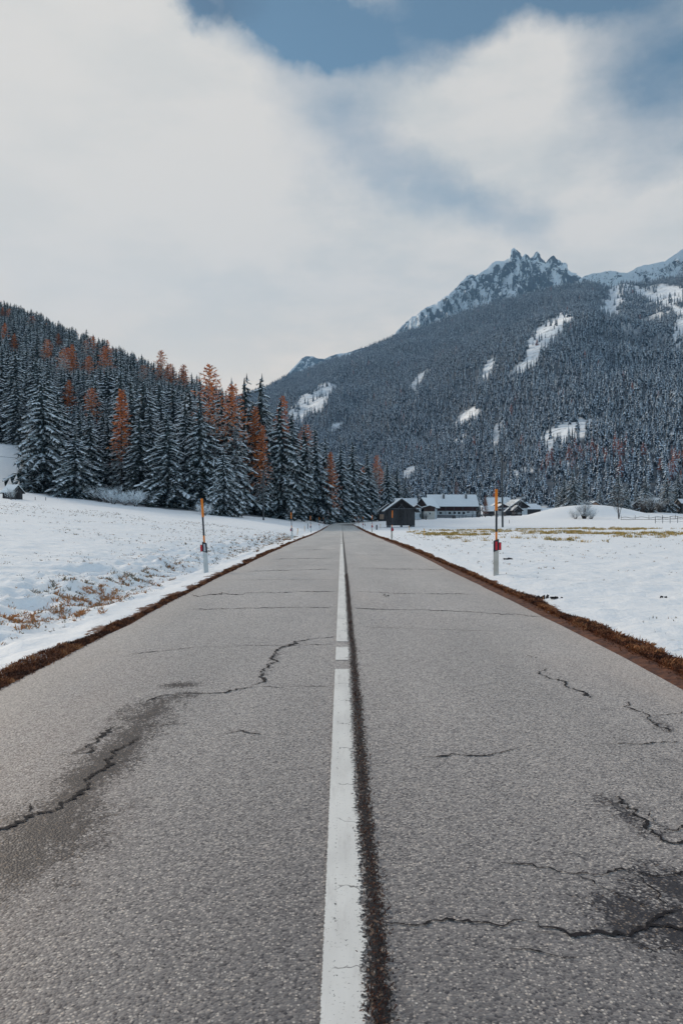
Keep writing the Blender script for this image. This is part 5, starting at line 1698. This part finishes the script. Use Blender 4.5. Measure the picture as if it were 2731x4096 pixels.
house('lean_shed', 'dark shed with one long snowy roof slope right of the white chalet', 'shed', 2036, 0, 366, 0, 4.0, 4, .9, 2.6, M_hut, M_hut, over=.4, snow=.16, z=hz_ - .8)
house('white_outbuilding', 'white outbuilding with broad snowy roof right of the dark gabled barn', 'outbuilding', 2155, 0, 400, 90, 6, 7, 1.9, 3.6, M_hut, M_hut, over=.6, z=hz_ - .3)
house('long_low_stable', 'long low snow roofed stable at the foot of the forest right of the hamlet', 'stable', 2216, 0, 412, 90, 5, 8.6, .9, 2.3, M_hutdark, M_hutdark, over=.4, z=hz_ - .3)
house('far_roof_house', 'distant pale roofed house behind the hamlet', 'house', 2142, 0, 450, 90, 6, 8, 3.4, 5.2, M_plaster, M_brownwood, over=.6, z=hz_ - .4)
# houses glimpsed beyond the mound
house('red_gabled_house', 'small house with a reddish gable just behind the snow mound', 'house', 2377, 0, 330, 20, 5, 6, 3.1, 4.4, M_redwood, M_tan, over=.8, z=gz(112, 330) + 1.6)
house('half_hidden_house', 'half hidden house with snowy roof behind the round bush', 'house', 2553, 0, 330, -25, 6, 7, 2.4, 5.0, M_hutdark, M_hutdark, over=.6, z=gz(131, 330) + 1.4)
house('edge_house', 'long house with snow covered roof at the right edge of the photo', 'house', 2800, 0, 345, 90, 6, 10, 3.0, 4.6, M_hut, M_hut, over=.6, z=gz(158, 345) + 2.2)
house('upper_house', 'pale roof of a house among the trees above the round bush', 'house', 2665, 0, 360, 90, 5, 9, 3.4, 5.0, M_plaster, M_brownwood, over=.6, z=gz(156, 360) + 2.4)

# ------------------------------------------------------------------ fences, railing
def rail_fence(name, pts, n, h, label, rails=(0.45, 0.9), mat=M_fence, w=.10, cat='fence'):
    a = Vector(pts[0])
    e = empty(name, (a.x, a.y, gz(a.x, a.y)))
    tag(e, label, cat)
    P_ = []
    for i in range(n + 1):
        t = i / n * (len(pts) - 1); k = min(int(t), len(pts) - 2); f = t - k
        x = pts[k][0] * (1 - f) + pts[k + 1][0] * f; y = pts[k][1] * (1 - f) + pts[k + 1][1] * f
        P_.append(Vector((x, y, gz(x, y))) - e.location)
    for p in P_:
        m_ = MB(); m_.box((p.x, p.y, p.z + h / 2 - .15), (w * 1.2, w * 1.2, h + .3)); m_.build('fence_post', mat, e)
    for rh in rails:
        m_ = MB()
        for a_, b_ in zip(P_[:-1], P_[1:]):
            m_.beam(a_ + Vector((0, -w, rh * h)), b_ + Vector((0, -w, rh * h)), w * .6, w * 1.3)
        m_.build('rail', mat, e)
def wpx(x, d): return ((x - CX) * d / F, d)
rail_fence('rail_fence', [wpx(1808, 308), wpx(1822, 300), wpx(1990, 306)], 13, 1.25, 'dark timber rail fence along the front of the farm barn', w=.14)
rail_fence('metal_railing', [wpx(1420, 322), wpx(1474, 322)], 5, 1.5, 'blue grey metal railing on the outside of the road bend', rails=(.5, .97), mat=M_metal, w=.09, cat='railing')
def pole_fence(name, pts, n, h, label, hump):
    """thin field posts with bowed poles or netting between them"""
    x0, y0 = pts[0]
    e = empty(name, (x0, y0, gz(x0, y0))); tag(e, label, 'fence')
    P_ = []
    for i in range(n + 1):
        t = i / n
        x = pts[0][0] + (pts[1][0] - pts[0][0]) * t; y = pts[0][1] + (pts[1][1] - pts[0][1]) * t
        P_.append(Vector((x, y, gz(x, y))) - e.location)
    for p in P_:
        m_ = MB(); m_.tube([(p.x, p.y, p.z - .3), (p.x, p.y, p.z + h)], .05, 6); m_.build('fence_post', M_fence, e)
    for k in ((0.12, .55) if hump else (.3, .65, .95)):
        m_ = MB(); L_p = []
        for i in range(n * 6 + 1):
            t = i / 6; j = min(int(t), n - 1); f = t - j
            p = P_[j].lerp(P_[j + 1], f)
            L_p.append((p.x, p.y - .07, p.z + h * k + (0.34 * math.sin(i * .9) * (k if hump else 0)) - (0.1 * math.sin(math.pi * f))))
        m_.tube(L_p, .055 if hump else .018, 5); m_.build('rail' if hump else 'fence_wire', M_twig if hump else M_wire, e)
pole_fence('field_fence', [wpx(2482, 190), wpx(2800, 205)], 6, 1.15, 'field fence with bowed poles below the snow mound at right', True)
pole_fence('wire_fence', [wpx(2619, 132), wpx(2800, 128)], 6, 1.2, 'thin wire fence at the right edge of the snowfield', False)

# ------------------------------------------------------------------ bushes and lone trees
BUSH = [bare_crown(400, 4, 3.4, 13, 3, .35, .05), bare_crown(401, 4, 3.0, 16, 3, .10, .065), bare_crown(402, 4, 3.4, 10, 3, .38, .035)]
def stems_mesh(seed, n, h, spread):
    r = random.Random(seed); mb = MB()
    for k in range(n):
        a = 6.28 * k / n + r.random()
        b0 = Vector((math.cos(a) * spread * .25, math.sin(a) * spread * .25, -.2))
        mb.tube([b0, b0 * 1.6 + Vector((0, 0, h * .5)), b0 * 2.3 + Vector((0, 0, h))], [.06, .045, .025], 5)
    return mb.mesh('stem', M_bark, True)
STEM = stems_mesh(410, 7, 1.3, 1.2)
def bush(x, d, h, v, label, cat='bush', sx=1.0, dz=0.0, name='bare_bush', group=None):
    X = (x - CX) * d / F
    e = empty(name, (X, d, gz(X, d) + dz), random.random() * 6)
    e.scale = (h / 4 * sx, h / 4 * sx, h / 4)
    tag(e, label, cat, group)
    link('crown', BUSH[v], e); link('stem', STEM, e)
bush(2335, 208, 4.6, 1, 'dark leafless bush on the near flank of the snow mound', sx=1.05)
bush(2362, 206, 3.0, 0, 'low twiggy bush with snow on it, right foot of the mound bushes', sx=1.2)
bush(2300, 208, 2.8, 0, 'small twiggy bush at the left foot of the snow mound', sx=1.1)
bush(2602, 246, 5.6, 1, 'round dark leafless bush on the snowy rise at right', sx=1.3)
bush(2570, 247, 4.6, 1, 'dark bush leaning left beside the round bush', sx=1.1)
bush(2638, 247, 4.4, 1, 'dark bush on the right side of the round bush', sx=1.1)
bush(45, 112, 1.7, 0, 'leafless bush growing in front of the small hillside hut', sx=.9)
bush(818, 112, 1.6, 2, 'small frosted shrub behind the leaning left roadside marker', sx=1.4)
bush(1702, 308, 3.2, 1, 'climbing bush against the farmhouse wall', sx=.75)
for k, (x, d, h, lb) in enumerate([(455, 127, 2.4, 'snowy thicket shrub below the orange topped larch'), (430, 130, 2.6, 'frosted shrub left below the orange topped larch'), (500, 127, 2.1, 'frosted shrub between the orange topped larch and broad spruce'),
        (590, 129, 2.4, 'frosted shrub left of the broad front row spruce'), (400, 131, 2.8, 'frosted shrub right of the bushy front spruce'), (545, 127, 2.6, 'low frosted shrub under the thin dark spruce'),
        (1305, 222, 3.2, 'bare brown shrub at the wood edge beyond the left markers'), (1330, 228, 2.8, 'bare brown shrub close to the road bend'), (1430, 345, 3.0, 'dark shrub at the left end of the snowy bank'), (1524, 340, 2.6, 'dark shrub at the right end of the snowy bank')]):
    bush(x, d, h, 2 if k < 6 else 1, lb, sx=1.2)
bush(2052, 360, 1.7, 1, 'clipped dark shrub left of the pavilion', sx=1.2)
bush(2076, 360, 1.6, 1, 'clipped dark shrub right of the pavilion', sx=1.3)
# birch-like tree below the mound
BIR = bare_crown(420, 12, 3.0, 5, 3, .35, .10, curl=.16)
def bare_tree(x, d, h, label, mat_crown=None, sx=1.0):
    X = (x - CX) * d / F
    e = empty('bare_tree', (X, d, gz(X, d)), random.random() * 6); e.scale = (h / 12 * sx, h / 12 * sx, h / 12)
    tag(e, label, 'tree')
    link('crown', mat_crown or BIR, e)
    link('trunk', TRK, e)
TRK = trunk_mesh(12, .16, 430, .55)
bare_tree(2473, 205, 8.5, 'slender leafless tree with pale stems right of the snow mound')
BIR2 = bare_crown(421, 12, 5.0, 6, 3, .12, .10, curl=.25)
bare_tree(2050, 352, 8.0, 'dark leafless tree in front of the dark gabled barn', BIR2, 1.2)
bare_tree(2018, 395, 8.5, 'dark leafless tree beside the large farmstead roof', BIR2, 1.1)
# reddish young larch by the barn
RL = larch_crown(440, HP, 4.2, nb=150, orange_from=.05, snow=.2, mats=[M_larch2, M_tsnow, M_twig], shape=.6)
X, Y, H = place_px(1941, 1978, 335, 1)
plant('larch_tree', RL, trunk_mesh(HP, .2, 441), X, Y, H, 1.0, 'small rust brown larch beside the right end of the barn', 'larch')
X, Y, H = place_px(1826, 1925, 520, 1)
plant('larch_tree', larch_crown(442, HP, 3.4, nb=120, orange_from=-.2, snow=.3, shape=.45, dens=.75, mats=[M_larch2, M_tsnow, M_twig]), trunk_mesh(HP, .2, 443), X, Y, H, 1.0, 'lone orange larch in the dark wood above the barn roof', 'larch')
# dark conifers behind the mound and the right bush
for k, (x, yt, d, v, sx, lb) in enumerate([
        (2255, 1905, 300, 0, 1.1, 'dark spruce left of the snow mound'), (2290, 1880, 292, 3, 1.1, 'broad dark spruce above the mound bushes'), (2335, 1905, 310, 1, 1.1, 'dark spruce behind the top of the snow mound'),
        (2232, 1935, 330, 5, 1.0, 'smaller dark spruce at the left of the mound spruces'), (2470, 1890, 300, 0, 1.2, 'dark spruce behind the slender leafless tree'), (2505, 1920, 320, 5, 1.0, 'snow streaked spruce right of the slender leafless tree'),
        (2580, 1900, 330, 1, 1.2, 'pointed spruce above the round dark bush'), (2545, 1930, 350, 5, 1.0, 'snowy spruce left of the pointed spruce above the round bush'), (2665, 1900, 345, 3, 1.1, 'snowy spruce behind the right side of the round bush'),
        (2710, 1885, 360, 0, 1.1, 'tall spruce at the right edge of the photo'), (2400, 1945, 345, 1, 1.0, 'dark spruce behind the snow mound, right of its top'), (1905, 1960, 430, 1, 1.0, 'spruce rising behind the barn roof end')]):
    X, Y, H = place_px(x, yt, d, sx)
    plant('spruce_tree', SPRUCE[v][0], SPRUCE[v][1], X, Y, min(H, 26), k * 1.3, lb, 'spruce', None, sx=sx * 1.25)

# ------------------------------------------------------------------ clods of earth on the snow
for (x, d, s_, lb) in [(2030, 23.6, .12, 'dark clod of earth on the snow right of the nearest right marker'), (2175, 12.6, .10, 'long dark clod of earth at the right road verge'), (2222, 12.3, .08, 'smaller dark clod of earth at the right road verge'), (2652, 12.6, .05, 'brown molehill on the snow near the right edge'),
                       (1210, 68, .16, 'dark stone on the left bank between the second and third markers'), (2316, 95, .14, 'dark molehill in front of the snow mound'), (2370, 92, .16, 'dark molehill on the right snowfield')]:
    X = (x - CX) * d / F
    r = random.Random(int(x))
    mb = MB()
    for k in range(9):
        q = Vector((r.uniform(-1, 1) * s_ * 1.1, r.uniform(-1, 1) * s_ * .7, r.uniform(0, .18) * s_))
        mb.box(q, (s_ * r.uniform(.35, .7), s_ * r.uniform(.3, .6), s_ * r.uniform(.2, .45)), rot=Matrix.Rotation(r.random() * 6, 3, Vector((r.random(), r.random(), r.random())).normalized()), taper=.55)
    o = mb.build('earth_clod', M_soil); o.location = (X, d, gz(X, d) + .01)
    tag(o, lb, 'clod')

# ================================================================== GRASS
def blades(name, bx, by, bz, ln_, wid, tone, lean, mat, label, cat, k=1):
    """one narrow bent blade per point"""
    n = len(bx)
    az = rng.random(n) * 6.283
    up_ = np.sqrt(np.clip(1 - lean ** 2, .05, 1))
    dx, dy = np.cos(az) * lean * ln_, np.sin(az) * lean * ln_
    wx, wy = -np.sin(az + rng.normal(0, .5, n)) * wid, np.cos(az + rng.normal(0, .5, n)) * wid
    p = np.stack([bx, by, bz], 1)
    v0 = p + np.stack([wx, wy, 0 * wx], 1); v1 = p - np.stack([wx, wy, 0 * wx], 1)
    v2 = p + np.stack([dx * .45 + wx * .7, dy * .45 + wy * .7, ln_ * up_ * .6], 1)
    v3 = p + np.stack([dx, dy, ln_ * up_ * (1 - .35 * lean)], 1)
    V_ = np.stack([v0, v1, v2, v3], 1).reshape(-1, 3)
    i = np.arange(n)[:, None] * 4
    F_ = np.concatenate([i + np.array([[0, 1, 2]]), i + np.array([[1, 3, 2]])], 0)
    me = soup(name, V_, F_, None, [mat], {'tone': np.repeat(np.clip(tone, 0, 1), 4)})
    return tag(link(name, me), label, cat, kind='stuff')

# rusty verge on both sides
n = 190000
yv = 3.5 + (150 - 3.5) * rng.random(n) ** 3.0
sd = np.where(rng.random(n) < .5, -1, 1)
half = np.where(sd < 0, HL, HR)
ragg = 0.07 + 0.22 * np.clip(fbm(yv * .55, sd * 5.0, 81, 4) + .3, 0, 1) + np.where(sd > 0, .05, 0)
off = rng.normal(0, 1, n) * .45
off = np.where(rng.random(n) < .75, rng.uniform(-.05, 1.05, n) * ragg, ragg * (0.42 + off * .75)) - .015
xv = sd * (half + off)
keepv = (off < ragg * 1.25) & (off > -.06)
xv, yv = xv[keepv], yv[keepv]; n = len(xv)
clump = fbm(xv * 9, yv * 6, 83, 3)
tn = 0.50 + clump * .9 + rng.normal(0, .16, n) - 0.12 * (np.abs(xv) < 3.0)
zv = ground(xv, yv, True)
inr = np.abs(xv) < np.where(xv < 0, HL, HR)
zv = np.where(inr, road_prof(yv) - 0.034, zv + .004)
lnb = (0.016 + 0.034 * rng.random(n)) * np.where(xv > 0, 1.3, .75) * (1 + .8 * np.clip(clump, 0, 1)) * (1 + yv * .006)
blades('verge_grass', xv, yv, zv, lnb, 0.0028 + yv * .00035, tn, rng.uniform(.3, .97, n), M_verge, 'rusty dead grass and leaf litter lining both road edges', 'dead grass')

# tufts on the left bank
tx_, ty_, tt_, tl_ = [], [], [], []
def tuft(x, y, n_, s_, l_, t_):
    tx_.append(x + rng.normal(0, s_, n_)); ty_.append(y + rng.normal(0, s_ * .8, n_)); tt_.append(t_ + rng.normal(0, .2, n_)); tl_.append(l_ * rng.uniform(.5, 1.3, n_))
def px_ground(xd, yd, it=25):
    """where the sight line through a photo pixel meets the meadow"""
    x, y = xd * 1.7417, yd * 1.7417
    prev = 4.0
    for d in np.geomspace(4, 160, 400):
        X = (x - CX) * d / F
        if EYE + (CY - y) * d / F <= gz(X, d): return X, d
    return None
for (xd, yd, k, s_, t_) in [(20, 1425, 26, .10, .65), (60, 1428, 22, .12, .6), (110, 1422, 14, .1, .55), (195, 1385, 30, .12, .6), (225, 1392, 24, .1, .5), (262, 1375, 30, .12, .72), (240, 1370, 20, .10, .75), (130, 1410, 16, .08, .5), (185, 1410, 12, .06, .7),
                            (280, 1338, 16, .10, .5), (340, 1340, 22, .12, .45), (160, 1345, 10, .08, .25), (230, 1330, 10, .08, .25), (300, 1325, 10, .07, .2), (400, 1300, 12, .1, .4), (205, 1345, 8, .07, .3), (90, 1365, 8, .08, .2), (345, 1318, 8, .07, .3), (640, 1240, 30, .3, .5), (600, 1252, 18, .25, .4), (560, 1268, 12, .2, .35)]:
    g_ = px_ground(xd, yd)
    if g_ is None: continue
    for q in range(k):
        tuft(g_[0] + rng.normal(0, s_ * 2.4), g_[1] + rng.normal(0, s_ * 3), int(rng.integers(6, 16)), .025, .075 + .0012 * g_[1], t_)
# sparse single stalks through the snow, both meadows
m_ = 9000
xs_ = np.concatenate([-(3.7 + 26 * rng.random(m_) ** 1.5), 3.7 + 40 * rng.random(m_ // 2) ** 1.2]); ys_ = 4.5 + 62 * rng.random(len(xs_)) ** 1.3
ok = fbm(xs_ * .5, ys_ * .35, 91, 3) > -.02
xs_, ys_ = xs_[ok], ys_[ok]
for x, y in zip(xs_, ys_):
    tuft(x, y, 2 if rng.random() < .8 else 6, .03, .045 + .0006 * y, .22)
# lumpy strip of tufts along the ditch
xq = -(3.9 + np.abs(rng.normal(0, 1.0, 1500))); yq = 7 + 60 * rng.random(1500) ** 1.2
for x, y in zip(xq, yq):
    tuft(x, y, int(rng.integers(2, 7)), .03, .045 + .0008 * y, .22 + .4 * (rng.random() < .3))
bx_ = np.concatenate(tx_); by_ = np.concatenate(ty_)
blades('grass_tufts', bx_, by_, ground(bx_, by_) - .01, np.concatenate(tl_), 0.003 + by_ * .00028, np.concatenate(tt_), rng.uniform(.2, .9, len(bx_)), M_tuft, 'brown and green grass tufts poking through the snow', 'grass')
# straw coloured rows across the right meadow
tx_, ty_, tt_, tl_ = [], [], [], []
m_ = 5200
xs_ = rng.uniform(7, 62, m_); ys_ = np.abs(rng.normal(0, 1, m_)) 
ys_ = rng.uniform(38, 92, m_)
pxl = (CX + xs_ * F / ys_)
band = 58 + 10 * np.sin(xs_ * .07) + 8 * fbm(xs_ * .06, ys_ * 0, 95, 3) - .12 * xs_
dens = 1.5 * np.exp(-((ys_ - band) / 8.0) ** 2) + .55 * np.exp(-((ys_ - 80) / 8.0) ** 2) * (xs_ < 34) + .10
dens *= sstep(fbm(xs_ * .30, ys_ * .16, 97, 3), -.06, .30) * 1.6 * sstep(pxl, 1600, 1720)
ok = rng.random(m_) < dens * 1.2
for x, y in zip(xs_[ok], ys_[ok]):
    tuft(x, y, int(rng.integers(12, 30)), .14, .25, .55 + .25 * fbm(np.array([x * .2]), np.array([y * .2]), 99, 2)[0] - .3 * (rng.random() < .3))
bx_ = np.concatenate(tx_); by_ = np.concatenate(ty_)
blades('straw_grass', bx_, by_, ground(bx_, by_) - .02, np.concatenate(tl_), np.full(len(bx_), .017), np.concatenate(tt_), rng.uniform(.1, .75, len(bx_)), M_yellowgrass, 'rows of straw yellow grass standing through the snow on the right meadow', 'grass')
# litter caught along the open centre joint
n = 5200
yl = 1.8 + 16 * rng.random(n) ** 1.7
xl = 0.117 + rng.normal(0, .022, n) + 0.05 * (fbm(yl * 1.1, yl * 0, 7, 3)) * .5
zl_ = road_prof(yl) + .004 + .012 * rng.random(n)
blades('leaf_litter', xl, yl, zl_, rng.uniform(.006, .020, n), 0.0022 + 0.00014 * yl, np.clip(rng.normal(-.02, .22, n), 0, .75), rng.uniform(.5, .98, n), M_verge, 'dry needles and crumbs caught in the open centre joint', 'litter')

# ------------------------------------------------------------------ the valley air
hz = MB()
hz.box((150, 2400, 780), (4600, 5600, 1610))
m = bpy.data.materials.new('valley_haze'); m.use_nodes = True
nt = m.node_tree; nt.nodes.clear()
pv = N(nt, 'ShaderNodeVolumePrincipled')
pv.inputs['Color'].default_value = (0.36, 0.64, 1.0, 1)
pv.inputs['Density'].default_value = 0.000068
mo = N(nt, 'ShaderNodeOutputMaterial')
nt.links.new(pv.outputs[0], mo.inputs['Volume'])
tag(hz.build('haze', m), 'thin blue winter haze filling the valley', 'haze', kind='stuff')
